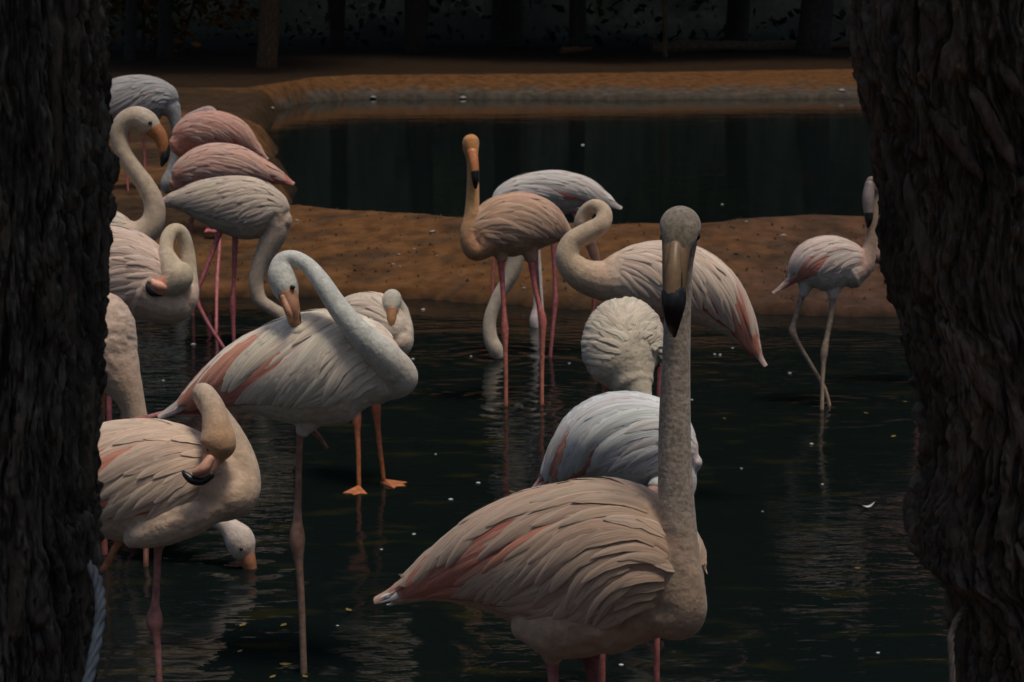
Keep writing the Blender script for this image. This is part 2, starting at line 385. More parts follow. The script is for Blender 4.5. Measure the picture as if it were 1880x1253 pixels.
        if cc is not None: cols = np.tile([*cc, .0], (len(v), 1))
        return link(name, mesh(name, sub(v, root), f, True, cols), mat, par)
    bo = None
    if bill: bo = part('bill', bill, M_BILL, root, billc)
    if upper: part('upper_mandible', upper, M_BILL, bo, tuple(k * 1.25 for k in billc))
    if tip: part('bill_tip', tip, M_BLACK, bo or root)
    if gap: part('bill_gap', gap, M_BLACK, bo or root)
    for (x, y, dz, r) in eyes:
        c = P(x, y, D + dz * s); vv, ff = [], []
        Ct = np.array([c + np.array([0, 0, 1]) * r * s * q for q in (-.95, -.6, 0, .6, .95)]); rr = np.array([r * s * math.sqrt(1 - q * q) for q in (-.95, -.6, 0, .6, .95)])
        Te, Ue, Se = frames(Ct, transport=True); v, f = tube(Ct, rr, rr, Ue, Se, 10)
        link('eye', mesh('eye', sub(v, root), f), M_EYE, root)
    # legs
    for lg in legs:
        pts = lg['p']; mode = lg.get('end', 'drop')
        q = np.array([(p[0], p[1]) for p in pts], float); rr = np.array([p[2] for p in pts]) * s * .72
        dst = np.concatenate([[0], np.cumsum(np.linalg.norm(np.diff(q, axis=0), axis=1))]); dst = dst / dst[-1]
        d0 = D + lg.get('dz', 0) * s
        d1 = Dg(q[-1, 1], lg.get('z', 0)) if mode == 'ground' else D + lg.get('dz1', lg.get('dz', 0)) * s
        c3 = np.array([P(q[i, 0], q[i, 1], d0 + (d1 - d0) * dst[i]) for i in range(len(q))])
        zf = lg.get('floor', -.125)
        if mode == 'drop' or (mode == 'ground' and zf < lg.get('z', 0) - .02):
            c3 = np.vstack([c3, [c3[-1, 0], c3[-1, 1], zf]]); rr = np.append(rr, rr[-1])
        a3 = []; 
        for i in range(len(c3) - 1):
            kk = 7
            tt = np.linspace(0, 1, kk, endpoint=False)[:, None]
            a3.append(np.hstack([c3[i] + (c3[i + 1] - c3[i]) * tt, (rr[i] + (rr[i + 1] - rr[i]) * tt)]))
        a3.append(np.hstack([c3[-1], rr[-1]])[None]); a3 = np.vstack(a3)
        # ankle knobs
        for kn in lg.get('knob', []):
            pk_ = c3[kn]; dd = np.linalg.norm(a3[:, :3] - pk_, axis=1); a3[:, 3] *= 1 + 1.05 * np.exp(-(dd / (rr[kn] * 2.0))**2)
        sm_ = a3.copy()
        for _ in range(2): sm_[1:-1] = (sm_[:-2] + 2 * sm_[1:-1] + sm_[2:]) / 4
        a3 = sm_; T3, U3, S3 = frames(a3[:, :3], transport=True)
        v, f = tube(a3[:, :3], a3[:, 3], a3[:, 3], U3, S3, 10)
        kz = np.clip((v[:, 2] - a3[-1, 2]) / max(.1, a3[0, 2] - a3[-1, 2]), 0, 1)[:, None]
        cc = np.array(lg.get('ct', ct))[None] * (1 - kz) + np.array(lg.get('c', cl))[None] * kz
        lo = link('leg', mesh('leg', sub(v, root), f, True, np.hstack([cc, np.zeros((len(cc), 1))])), M_SKIN, root)
        if mode != 'air':
            fd = np.array(lg.get('dir', (.5, -.8))); fd = fd / np.linalg.norm(fd); fp = np.array([-fd[1], fd[0]])
            e = c3[-1] + np.array([0, 0, .004]); Lf = lg.get('foot', .085)
            def at(a_, r_): return e + np.array([*(fd * math.cos(a_) * r_ + fp * math.sin(a_) * r_), -.006])
            fv = [e + np.array([0, 0, .012]), e + np.array([*(-fd * .02), -.004])]
            for a_, r_ in ((-.62, .92), (-.3, .74), (0, 1.0), (.3, .74), (.62, .92)): fv.append(at(a_, r_ * Lf))
            fv = np.array(fv); low = fv - np.array([0, 0, .008]); m_ = len(fv)
            ff = [(0, i, i + 1) for i in range(2, 6)] + [(0, 1, 2), (0, 6, 1)]
            ff2 = ff + [tuple(m_ + i for i in reversed(t_)) for t_ in ff] + [(i + 1, i, i + m_, i + 1 + m_) for i in range(2, 6)] + [(2, 1, 1 + m_, 2 + m_), (1, 6, 6 + m_, 1 + m_)]
            link('foot', mesh('foot', sub(np.vstack([fv, low]), root), ff2, False, np.tile([*lg.get('ct', ct), 0], (2 * m_, 1))), M_SKIN, lo)
    if not feathers: return root
    # plumage: vanes shingled along both flanks
    tg = np.linspace(0, 1, n)
    def Sf(t, th):
        tc_ = np.clip(t, 0, 1); ext = np.minimum(t, 0)
        I = lambda A: np.stack([np.interp(tc_, tg, A[:, k]) for k in range(3)], 1)
        c = I(C) + T[0][None] * (ext * Lm)[:, None]; u_ = I(U); s_ = I(S)
        a_ = np.interp(tc_, tg, ru) * np.clip(1 + ext * 6, .2, 1); b2 = np.interp(tc_, tg, rs) * np.clip(1 + ext * 6, .2, 1)
        p = c + u_ * (a_ * np.cos(th))[:, None] + s_ * (b2 * np.sin(th))[:, None]
        nn = u_ * (np.cos(th) / np.maximum(a_, .01))[:, None] + s_ * (np.sin(th) / np.maximum(b2, .01))[:, None]
        nn /= np.linalg.norm(nn, axis=1)[:, None]
        return p, nn
    big, small = [], ([], [], [])
    minpx = 9.5
    cam0 = np.array([0, 0, H])
    def put(t0, th0, ln, wd, dr, l0, l1, arch, curl, c0, c1):
        v, f, cc = feather_mesh(Sf, t0, th0, ln, wd, dr, l0, l1, arch, curl, c0, c1, Lm, rg=rg)
        i = len(v) // 2; nrm = Sf(np.array([t0 - ln / Lm * .5]), np.array([th0 + dr * .5]))[1][0]
        vis = nrm @ (cam0 - v[i]) / np.linalg.norm(cam0 - v[i])
        if wd / s >= minpx and ln / s > 24 and vis > -.05: big.append((v, f, cc))
        else:
            o = sum(len(q) for q in small[0]); small[0].append(v); small[1].extend([tuple(k + o for k in q) for q in f]); small[2].append(cc)
    jit = lambda c, a_=.09: tuple(np.clip(np.array(c) * (1 + rg.uniform(-a_, a_)) * (1 + rg.uniform(-a_ * .3, a_ * .3, 3)), 0, 1))
    wing = lambda t, th: th
    dr0 = R(droop)
    mixc = lambda a_, b_, k: tuple(np.array(a_) * (1 - k) + np.array(b_) * k)
    for sg in (1, -1):
        # red under-coverts and black primaries peeping out below
        if red > 0:
            for i in range(9):
                t0 = .62 - .045 * i; c = jit(mixc(mixc(cb, RED, red), PINK, rg.rand() * .5), .15)
                put(t0, sg * R(thmax - 11 + rg.uniform(-4, 4)), .17 * fl, fw * 1.15, sg * R(14 + rg.uniform(-4, 6)), .001, .005, .003, 0, c, c)
            for i in range(5):
                t0 = .36 - .04 * i
                put(t0, sg * R(78 + 6 * i), .11 * fl, fw * .8, sg * R(6), .002, .003, .002, 0, (.02, .02, .02), (.02, .02, .02))
        # shingled rows, rear rows first
        NR = 10
        for k in range(NR):
            q = k / (NR - 1); t_row = .30 + (tbeg - .30) * q
            ln = min((.235 - .150 * q) * fl, (t_row - .07) * Lm); wd = fw * (1.12 - .34 * q)
            rad = np.interp(t_row, tg, (ru + rs) / 2)
            step = wd * .60 / max(rad, .03); th = R(4) + rg.uniform(0, step)
            hi = R(thmax - 14 - 6 * (1 - q) + 10 * math.sin(q * 3.0))
            while th < hi:
                c = mixc(jit(cb), PINK, pinky * rg.rand() * (.5 + .5 * (1 - q))); c1 = mixc(c, WHITE, .3)
                if rose and rose[0] < t_row < rose[1] and th + dr0 * .6 > R(rose[2]): c = jit(mixc(c, mixc(PINK, RED, rg.rand() * .55), rose[3]), .12); c1 = mixc(c, CREAM, .15)
                put(t_row + rg.uniform(-.022, .022) * ruf, sg * (th + rg.uniform(-.1, .1) * step * ruf), ln * rg.uniform(.72, 1.25), wd * rg.uniform(.75, 1.25),
                    sg * max(0, min(dr0 * ((.12 + .88 * min(1, th / R(75))) if q < .42 else (.45 + .55 * min(1, th / R(60)))) * rg.uniform(.7, 1.25), R(thmax + 8) - th)), .0005, (.0055 + .0035 * (1 - q)) * rg.uniform(.5, 1.6), wd * .11, sg * rg.uniform(-.14, .14) * ruf * 1.3, c, c1)
                th += step * rg.uniform(.85, 1.2)
        # long loose plumes hanging from the shoulder over the folded wing
        for i in range(plumes):
            q = i / max(1, plumes - 1); th = R(pth[0] + (pth[1] - pth[0]) * ((i * .618) % 1)); t0 = pt[0] + (pt[1] - pt[0]) * ((i * .383 + .2) % 1)
            c = mixc(jit(cb, .1), PINK, pinky * .5 * rg.rand())
            put(t0, sg * th, (.145 + .055 * rg.rand()) * fl, fw * pw * rg.uniform(.8, 1.1), sg * min(dr0 * rg.uniform(.9, 1.3), R(thmax + 6) - th), .0025, .0125, fw * .12, sg * rg.uniform(-.15, .15), c, mixc(c, WHITE, .25))
    if tail:
        tc_ = tailc or mixc(cb, PINK, .5)
        for i in range(9):
            th = R(-75 + 150 * i / 8)
            put(.19, th, .17 * fl, fw * .7, 0, .002, .010, .003, 0, jit(tc_, .1), jit(mixc(tc_, WHITE, .5), .1))
    if wisps:
        for i in range(14):
            th = R(rg.uniform(60, 150)) * rg.choice((-1, 1)); put(rg.uniform(.02, .07), th, rg.uniform(.03, .075), rg.uniform(.006, .014), rg.uniform(-.5, .5), .002, rg.uniform(.004, .022), .001, rg.uniform(-1, 1), (.72, .70, .66), (.78, .78, .76))
    for v, f, cc in big: link('feather', mesh('feather', sub(v, root), f, True, cc[:, :4], cc[:, 4:]), M_FEA, root)
    if small[0]:
        o = link('small_feathers', mesh('small_feathers', sub(np.vstack(small[0]), root), small[1], True, np.vstack(small[2])[:, :4], np.vstack(small[2])[:, 4:]), M_FEA, root); o['kind'] = 'stuff'
    return root

# ---------------------------------------------------------------- trees
def leaf_cloud(name, clumps, leaves, box, size, base, seed, spread=.55, parent=None, kind=None, flat=.5):
    """leaf-sized faces gathered in clumps through an ellipsoid (cx, cy, cz, rx, ry, rz)"""
    r = np.random.RandomState(seed); cx, cy, cz, rx, ry, rz = box
    d = r.normal(size=(clumps, 3)); d /= np.linalg.norm(d, axis=1)[:, None]; d *= (r.rand(clumps, 1) ** .45)
    cen = np.array([cx, cy, cz]) + d * np.array([rx, ry, rz])
    tone = r.uniform(.55, 1.45, clumps); hue = r.uniform(-.15, .25, clumps)
    c = np.repeat(cen, leaves, 0) + r.normal(size=(clumps * leaves, 3)) * spread * np.array([1, 1, .7])
    n = len(c); a = r.normal(size=(n, 3)); a[:, 2] *= flat; a /= np.linalg.norm(a, axis=1)[:, None]
    b_ = np.cross(a, r.normal(size=(n, 3))); b_ /= np.linalg.norm(b_, axis=1)[:, None] + 1e-9
    sz = size * r.uniform(.6, 1.4, (n, 1)); a = a * sz; b_ = b_ * sz * .45
    v = np.stack([c - a, c + b_ - a * .1, c + a, c - b_ - a * .1], 1).reshape(-1, 3)
    f = np.arange(n * 4).reshape(-1, 4)
    tn = np.repeat(tone, leaves)[:, None] * r.uniform(.8, 1.2, (n, 1)); hu = np.repeat(hue, leaves)[:, None]
    cc = np.array(base)[None] * tn; cc[:, 0:1] *= 1 + hu * 2; cc[:, 1:2] *= 1 + hu
    cc = np.hstack([np.clip(cc, 0, 1), np.ones((n, 1))])
    return mesh(name, v, f, False, np.repeat(cc, 4, 0))
def limb(p0, p1, r0, r1, seg=9, n=10, bend=.1, seed=0, colr=(.06, .045, .032)):
    r = np.random.RandomState(seed); p0 = np.array(p0, float); p1 = np.array(p1, float); L = np.linalg.norm(p1 - p0)
    mids = [p0] + [p0 + (p1 - p0) * q + r.normal(size=3) * bend * L * .3 * np.array([1, 1, .2]) for q in (.33, .66)] + [p1]
    c = catmull(np.array(mids), n); rr = np.linspace(r0, r1, n) * (1 + .08 * r.normal(size=n)); rr[0] = r0 * 1.25
    T, U, S = frames(c, transport=True); v, f = tube(c, rr, rr, U, S, seg)
    return v, f
def join(parts):
    V, Fs, o = [], [], 0
    for v, f in parts:
        V.append(v); Fs += [tuple(i + o for i in q) for q in f]; o += len(v)
    return np.vstack(V), Fs
crowns = [leaf_cloud('crown', 190, 44, (0, 0, 11.5, 4.0, 3.4, 9.0), .26, [(.032, .045, .015), (.055, .06, .014), (.028, .04, .015)][i], 11 + i) for i in range(3)]
def ground_z(x, y): return float(terrain(np.array([[float(x)]]), np.array([[float(y)]]))[0, 0])
def wood_tree(px, D, rt, lab, bark=(.05, .038, .028), var=0, sc_=1.0, lean=0.0, seed=0):
    x, y = P(px, 100, D)[:2]; z = ground_z(x, y)
    t = empty('tree', (x, y, z), lab, 'tree', 'trees at the back of the pond')
    ps = [limb((0, 0, -.4), (lean, 0, 11 * sc_), rt, rt * .35, 12, 22, .03, seed)]
    for k in range(6):
        a = k * 2.4 + seed; h = (3.2 + k * 1.2) * sc_
        ps.append(limb((lean * h / 11, 0, h), (math.cos(a) * 2.4, math.sin(a) * 2.2, h + 2.2), rt * .4, rt * .1, 7, 8, .2, seed + k))
    v, f = join(ps)
    link('trunk', mesh('trunk', v, f, True, np.tile([*bark, 0], (len(v), 1))), M_BARK, t)
    c = link('crown', crowns[var % 3], None, t)
    if not crowns[var % 3].materials: crowns[var % 3].materials.append(M_LEAF)
    c.scale = (1, 1, sc_); c.rotation_euler = (0, 0, seed * 1.7)
    return t
wood_tree(487, 37.3, .21, 'brown tree trunk standing on the far bank at the left end of the pond', (.075, .042, .02), 0, 1, .15, 1)
wood_tree(1222, 41.5, .06, 'thin sapling behind the far bank whose reflection draws one thin line', (.08, .05, .025), 1, .8, 0, 2)
wood_tree(236, 40.0, .13, 'dark trunk at the top left nearest the framing tree', (.03, .025, .02), 2, 1, 0, 3)
wood_tree(303, 41.0, .16, 'dark trunk at the top left beside the russet bush', (.03, .025, .02), 0, 1, .2, 4)
kk = 5
for px, D, lb in ((80, 45, 'dark woodland tree hidden behind the left framing trunk'), (620, 46, 'dark woodland tree right of the brown trunk on the far bank'), (760, 43.5, 'dark woodland tree left of the orange flamingo head, behind the far bank'),
                  (930, 47, 'dark woodland tree just right of the orange flamingo head, behind the far bank'), (1060, 44, 'dark woodland tree beside the short piece of timber'), (1350, 46, 'dark woodland tree behind the middle of the long log'),
                  (1490, 43, 'dark woodland tree at the right end of the long log'), (1650, 45, 'dark woodland tree hidden behind the left part of the right framing trunk'), (1800, 42, 'dark woodland tree wholly hidden behind the right framing trunk')):
    wood_tree(px, D, .2 + .08 * (kk % 3), lb, (.035, .028, .022), kk, 1.15 + .14 * (kk % 4), 0, kk); kk += 1
r_ = np.random.RandomState(5); nu = 34000
ux = r_.uniform(-70, 70, nu); uy = r_.uniform(47.5, 92, nu); uz = terrain(ux[None], uy[None])[0] + r_.rand(nu) ** 2 * 2.2
a_ = r_.normal(size=(nu, 3)); a_ /= np.linalg.norm(a_, axis=1)[:, None]; b_ = np.cross(a_, r_.normal(size=(nu, 3))); b_ /= np.linalg.norm(b_, axis=1)[:, None]
sz = r_.uniform(.06, .18, (nu, 1)); c_ = np.stack([ux, uy, uz], 1)
uv = np.stack([c_ - a_ * sz, c_ + b_ * sz * .6, c_ + a_ * sz, c_ - b_ * sz * .6], 1).reshape(-1, 3)
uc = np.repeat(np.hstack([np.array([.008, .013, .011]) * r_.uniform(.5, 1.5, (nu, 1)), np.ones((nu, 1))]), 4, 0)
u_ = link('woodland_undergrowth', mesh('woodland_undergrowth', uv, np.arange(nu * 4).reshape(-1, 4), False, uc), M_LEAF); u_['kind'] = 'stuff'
bx0 = P(290, 40, 44); bush = empty('bush', (bx0[0], bx0[1], ground_z(bx0[0], bx0[1])), 'russet leafy bush between dark trunks at the top left', 'bush')
bm_ = leaf_cloud('foliage', 60, 40, (0, 0, 1.6, 2.2, 1.0, 1.7), .1, (.14, .065, .02), 77, .3); link('foliage', bm_, M_LEAF, bush)
v, f = join([limb((.2 * k - .4, 0, -.2), (.5 * k - 1, .1, 2.2), .05, .02, 7, 8, .2, k) for k in range(5)]); link('stem', mesh('stem', v, f, True, np.tile([.06, .045, .03, 0], (len(v), 1))), M_BARK, bush)
# a long fallen trunk and a short piece of timber on the flat ground before the wood
def log(px0, px1, D, r0, lab, seed, c=(.09, .055, .03)):
    a = P(px0, 70, D); b2 = P(px1, 70, D + 1.2); a[2] = ground_z(*a[:2]) + r0 * .7; b2[2] = ground_z(*b2[:2]) + r0 * .7
    v, f = limb(a, b2, r0, r0 * .5, 12, 26, .05, seed); m_ = (a + b2) / 2
    n_ = fbm(v[:, 0] * 3 + 90, v[:, 2] * 12 + 90, 70); v = v + (n_ - .5)[:, None] * np.array([0, 0, 1]) * r0
    o = link('fallen_log', mesh('fallen_log', v - m_, f, True, np.tile([*c, 0], (len(v), 1))), M_BARK); o.location = m_
    tag(o, lab, 'log')
log(1195, 1570, 43.5, .16, 'long brown log lying on dark ground beyond the far bank', 3)
log(1035, 1085, 43.0, .09, 'short piece of timber lying left of the long log', 4, (.14, .06, .025))

# unseen wood added on both sides, behind the camera and uphill to block skylight
rr_ = np.random.RandomState(91); nq = 1400; lf = 40
kx = rr_.rand(nq); side_ = rr_.choice(4, nq, p=[.27, .27, .17, .29])
cxw = np.where(side_ == 0, rr_.uniform(-24, -13, nq), np.where(side_ == 1, rr_.uniform(13, 24, nq), rr_.uniform(-22, 22, nq)))
cyw = np.where(side_ == 2, rr_.uniform(-20, -9, nq), np.where(side_ == 3, rr_.uniform(49, 78, nq), rr_.uniform(-18, 40, nq))); czw = 18 * rr_.rand(nq) ** .9
cxw = np.where(side_ == 3, cxw * 1.5, cxw); czw = np.where(side_ == 3, 2.5 + terrain(cxw[None], cyw[None])[0] + czw * .55, czw)
ctr_ = np.repeat(np.stack([cxw, cyw, czw], 1), lf, 0) + rr_.normal(size=(nq * lf, 3)) * .8; nn_ = len(ctr_)
a_ = rr_.normal(size=(nn_, 3)); a_ /= np.linalg.norm(a_, axis=1)[:, None]; b_ = np.cross(a_, rr_.normal(size=(nn_, 3))); b_ /= np.linalg.norm(b_, axis=1)[:, None]
sz = rr_.uniform(.22, .48, (nn_, 1)); wv_ = np.stack([ctr_ - a_ * sz, ctr_ + b_ * sz * .5, ctr_ + a_ * sz, ctr_ - b_ * sz * .5], 1).reshape(-1, 3)
wc_ = np.repeat(np.hstack([np.array([.03, .042, .015]) * np.repeat(rr_.uniform(.6, 1.5, (nq, 1)), lf, 0), np.ones((nn_, 1))]), 4, 0)
tk = join([limb((x, y, -.3), (x + .3, y, 13), .25, .1, 8, 8, .03, i) for i, (x, y) in enumerate(zip(cxw[side_ < 3][:46], cyw[side_ < 3][:46]))]); o4 = len(wv_)
wf_ = [tuple(q) for q in np.arange(nn_ * 4).reshape(-1, 4)] + [tuple(k + o4 for k in q) for q in tk[1]]
sw = link('added_shade_wood', mesh('added_shade_wood', np.vstack([wv_, tk[0]]), wf_, False, np.vstack([wc_, np.tile([.04, .03, .02, 1], (len(tk[0]), 1))])), M_LEAF); sw['kind'] = 'stuff'

# the two framing trees close to the camera
def on_plane(x, y, Y0): q = ray(x, y); return np.array([0, 0, H]) + q * (Y0 / q[1])
def framing_tree(edge, side, rpx, D, lab, seed, slant, barkc, crown_box, inset):
    Y0 = D
    e = np.array([on_plane(x, y, Y0) for x, y in edge]); e = e[np.argsort(e[:, 2])]
    rad = rpx * D / F
    zz = np.concatenate([np.linspace(.2, 1.08, 40), np.linspace(1.09, 2.3, 330), np.linspace(2.33, 5.2, 60)])
    ex = np.interp(zz, e[:, 2], e[:, 0])
    for _ in range(6): ex[1:-1] = (ex[:-2] + 2 * ex[1:-1] + ex[2:]) / 4
    flare = .12 * np.clip((.75 - zz) / .5, 0, 1) ** 2
    rr = rad + flare - np.clip(zz - 2.5, 0, 9) * .02
    cx = ex - side * (rad)                     # side=+1: the visible edge is the right one
    cx[zz > 2.3] = cx[np.argmin(abs(zz - 2.3))] - side * .02 * (zz[zz > 2.3] - 2.3)
    th = np.concatenate([np.linspace(0, math.pi, 70, endpoint=False), np.linspace(math.pi, 2 * math.pi, 470, endpoint=False)]); nth = len(th)   # denser on the side that faces the pond path
    TH, ZZ = np.meshgrid(th, zz)
    def plates(K, vf, warp, sd, ca, cb_):
        wv = fbm(TH / (2 * math.pi) * 9, ZZ * 4.0 + 7, seed + 50 + sd, 4) - .5
        w2 = fbm(TH / (2 * math.pi) * 60, ZZ * 22 + 7, seed + 70 + sd, 3) - .5
        uu = TH / (2 * math.pi) * K + slant * ZZ * K / 9 + wv * warp + w2 * .55
        iu = np.floor(uu).astype(int); fu = uu - iu; tb = np.random.RandomState(seed + sd).rand(512)
        vv_ = ZZ * vf + tb[iu % 512] * 9 + (fu - .5) * .8 + w2 * .9; iv = np.floor(vv_).astype(int); fv = vv_ - iv
        h = np.random.RandomState(seed + sd + 1).rand(512, 512)[iu % 512, iv % 512]
        return h, sstep(.0, ca, np.minimum(fu, 1 - fu)) * (.35 + .65 * sstep(.0, cb_, np.minimum(fv, 1 - fv)))
    h1, c1_ = plates(34, 6.0, 4.2, 0, .30, .16); h2, c2_ = plates(88, 19, 9, 5, .35, .22)
    fine = fbm(TH / (2 * math.pi) * 170, ZZ * 60 + 3, seed + 9, 3); big_ = fbm(TH / (2 * math.pi) * 6, ZZ * 2 + 3, seed + 29, 2) - .5
    hgt_ = (.009 + .013 * h1) * c1_ + (.003 + .006 * h2) * c2_ + .012 * (fine - .5) + .012 * big_
    RR = rr[:, None] + hgt_ - inset
    X = cx[:, None] + RR * np.cos(TH); Yv = Y0 + RR * np.sin(TH)
    base = np.array([cx[0], Y0, ground_z(cx[0], Y0)])
    v = np.stack([X, Yv, ZZ], -1).reshape(-1, 3)
    n1, n2 = TH.shape; ix = np.arange(n1 * n2).reshape(n1, n2); nx = np.roll(ix, -1, 1)
    f = np.stack([ix[:-1], nx[:-1], nx[1:], ix[1:]], -1).reshape(-1, 4)
    tone = .35 + .55 * fbm(TH / (2 * math.pi) * 30, ZZ * 5 + 3, seed + 21, 3) + .5 * h1 + .3 * h2
    lich = sstep(.56, .75, fbm(TH / (2 * math.pi) * 40, ZZ * 9 + 3, seed + 31, 3))
    c = np.array(barkc)[None, None] * tone[..., None]; c = c * (1 - .45 * lich[..., None]) + np.array([.12, .115, .10]) * .45 * lich[..., None]
    cols = np.concatenate([c, np.zeros((n1, n2, 1))], -1).reshape(-1, 4)
    t = empty('framing_tree', base, lab, 'tree')
    link('trunk', mesh('trunk', v - base, f, True, cols), M_BARK, t)
    top = np.array([cx[-1], Y0, zz[-1]]); ps = []
    for k in range(7):
        a = k * .9 + seed; ps.append(limb(top - np.array([0, 0, .25 * k * .5]), top + np.array([math.cos(a) * 1.0, -1.0 + math.sin(a) * 1.0, 1.3 + .2 * k]), .09, .02, 8, 9, .2, seed + k))
    vv, ff = join(ps); link('limbs', mesh('limbs', vv - base, ff, True, np.tile([*barkc, 0], (len(vv), 1))), M_BARK, t)
    cm = leaf_cloud('crown', 150, 36, crown_box, .09, (.04, .06, .02), seed + 5, .32)
    co_ = np.empty(len(cm.vertices) * 3, np.float32); cm.vertices.foreach_get('co', co_); cm.vertices.foreach_set('co', (co_.reshape(-1, 3) + (top - base)).astype(np.float32).ravel())
    link('crown', cm, M_LEAF, t)
    return t, (cx, zz, rr, Y0, base, rad)
tL, infoL = framing_tree([(196, -40), (199, 60), (193, 160), (199, 260), (197, 330), (193, 430), (191, 540), (187, 640), (184, 740), (181, 850), (181, 980), (180, 1060), (172, 1150), (162, 1253), (158, 1330)], 1, 175, 2.6,
    'dark furrowed tree trunk filling the left edge of the view', 3, 0.0, (.062, .058, .047), (-.4, -1.6, 2.0, 1.3, 1.2, 1.0), .019)
tR, infoR = framing_tree([(1553, -40), (1558, 60), (1560, 120), (1575, 180), (1588, 225), (1597, 270), (1607, 330), (1614, 400), (1613, 470), (1618, 520), (1640, 570), (1652, 620), (1668, 680), (1680, 740), (1690, 800), (1690, 850), (1680, 895), (1668, 930), (1666, 980), (1672, 1030), (1720, 1060), (1740, 1110), (1745, 1180), (1747, 1253), (1750, 1330)], -1, 250, 2.9,
    'dark rough barked leaning trunk filling the right edge of the view', 8, -.55, (.085, .068, .049), (.6, -1.6, 2.0, 1.3, 1.2, 1.0), .025)
def plate(info, tree, th, z, ln, wd, sl, seed, c):
    """one raised plank of bark lying on a trunk"""
    cx, zz, rr, Y0, base, rad = info; r = np.random.RandomState(seed)
    m = 9; u = np.linspace(-1, 1, m); zv = z + u * ln / 2; thv = th + sl * u
    cX = np.interp(zv, zz, cx); rv = np.interp(zv, zz, rr)
    hw = wd / 2 * (1 - np.abs(u) ** 5 * .75) * (1 + .18 * r.normal(size=m)); V = []
    for i in range(m):
        for dth, h in ((-1, -.014), (-.92, .007), (-.3, .010), (.4, .009), (.93, .006), (1, -.014)):
            a = thv[i] + dth * hw[i] / rad; rr_ = rv[i] - .010 + h + r.uniform(-.003, .003) - (.012 if i in (0, m - 1) else 0)
            V.append((cX[i] + rr_ * math.cos(a), Y0 + rr_ * math.sin(a), zv[i] + r.uniform(-.004, .004)))
    f = [(i * 6 + j, i * 6 + j + 1, (i + 1) * 6 + j + 1, (i + 1) * 6 + j) for i in range(m - 1) for j in range(5)]
    link('bark_plate', mesh('bark_plate', np.array(V) - base, f, True, np.tile([*c, 0], (len(V), 1))), M_BARK, tree)
rp = np.random.RandomState(12)
for i in range(12):
    th = R(rp.uniform(185, 275)); z = rp.uniform(1.2, 2.15); k = rp.uniform(.7, 1.3)
    plate(infoR, tR, th, z, rp.uniform(.08, .17), rp.uniform(.018, .036), -.13 + rp.uniform(-.04, .04), 300 + i, (.11 * k, .082 * k, .060 * k))
for i in range(9):
    th = R(rp.uniform(275, 352)); z = rp.uniform(1.2, 2.15); k = rp.uniform(.7, 1.3)
    plate(infoL, tL, th, z, rp.uniform(.10, .22), rp.uniform(.014, .026), rp.uniform(-.04, .04), 400 + i, (.085 * k, .070 * k, .053 * k))
# ropes round the trunks
def rope(pts, D, rpx, lab, c, turns):
    ctr = np.array([P(x, y, D + dz) for x, y, dz in pts]); k = 90; c3 = catmull(ctr, k); T, U, S = frames(c3, transport=True)
    s = D / F; r = rpx * s; ro = empty('rope', c3[-1], lab, 'rope')
    for j in range(3):
        a = np.linspace(0, turns * 2 * math.pi, k) + j * 2 * math.pi / 3
        cc = c3 + U * (np.cos(a) * r * .5)[:, None] + S * (np.sin(a) * r * .5)[:, None]; T2, U2, S2 = frames(cc, transport=True)
        rr = np.full(k, r * .56); v, f = tube(cc, rr, rr, U2, S2, 9)
        link('strand', mesh('strand', sub(v, ro), f, True, np.tile([*c, 0], (len(v), 1))), M_SKIN, ro)
rope([(100, 990, .14), (150, 1025, .10), (176, 1060, .05), (184, 1100, 0), (183, 1140, -.03), (174, 1195, -.07), (162, 1250, -.11), (148, 1310, -.16), (120, 1420, -.3)], 2.58, 10, 'pale blue grey twisted rope hanging beside the left trunk', (.15, .17, .175), 5)
rope([(1785, 1105, .12), (1762, 1130, .06), (1747, 1165, 0), (1747, 1210, -.02), (1752, 1290, -.04), (1756, 1420, -.06)], 2.86, 6, 'short pale rope end hanging against the right trunk', (.20, .15, .11), 4)

# a low shoal of mud just under the pale bird by the preening one
# ---------------------------------------------------------------- the birds, far ones first
g_ = lambda *p, **k: dict(p=list(p), **k)
# grey bird, far left
flamingo('grey flamingo standing highest at the far left, neck bent to the ground', 17.0,
    [(135, 222, 10, 8), (165, 210, 6, 30), (210, 192, 0, 44), (262, 184, 0, 46), (300, 188, 0, 36), (318, 200, 0, 16)],
    [(300, 190, 0, 26), (318, 208, 0, 15), (324, 240, 0, 9), (322, 275, 0, 8), (314, 310, 0, 8), (306, 335, -5, 11), (300, 350, -6, 6)],
    bill=[(302, 345, -6, 6), (296, 358, -6, 4), (290, 362, -6, 2)], legs=[g_((238, 225, 4), (232, 300, 3), (236, 370, 3), end='drop', floor=.30), g_((262, 225, 4), (266, 300, 3), (262, 372, 3), end='drop', floor=.30)],
    cb=(.25, .265, .27), cn=(.24, .24, .235), pinky=.2, red=.2, seed=1, fw=.05)
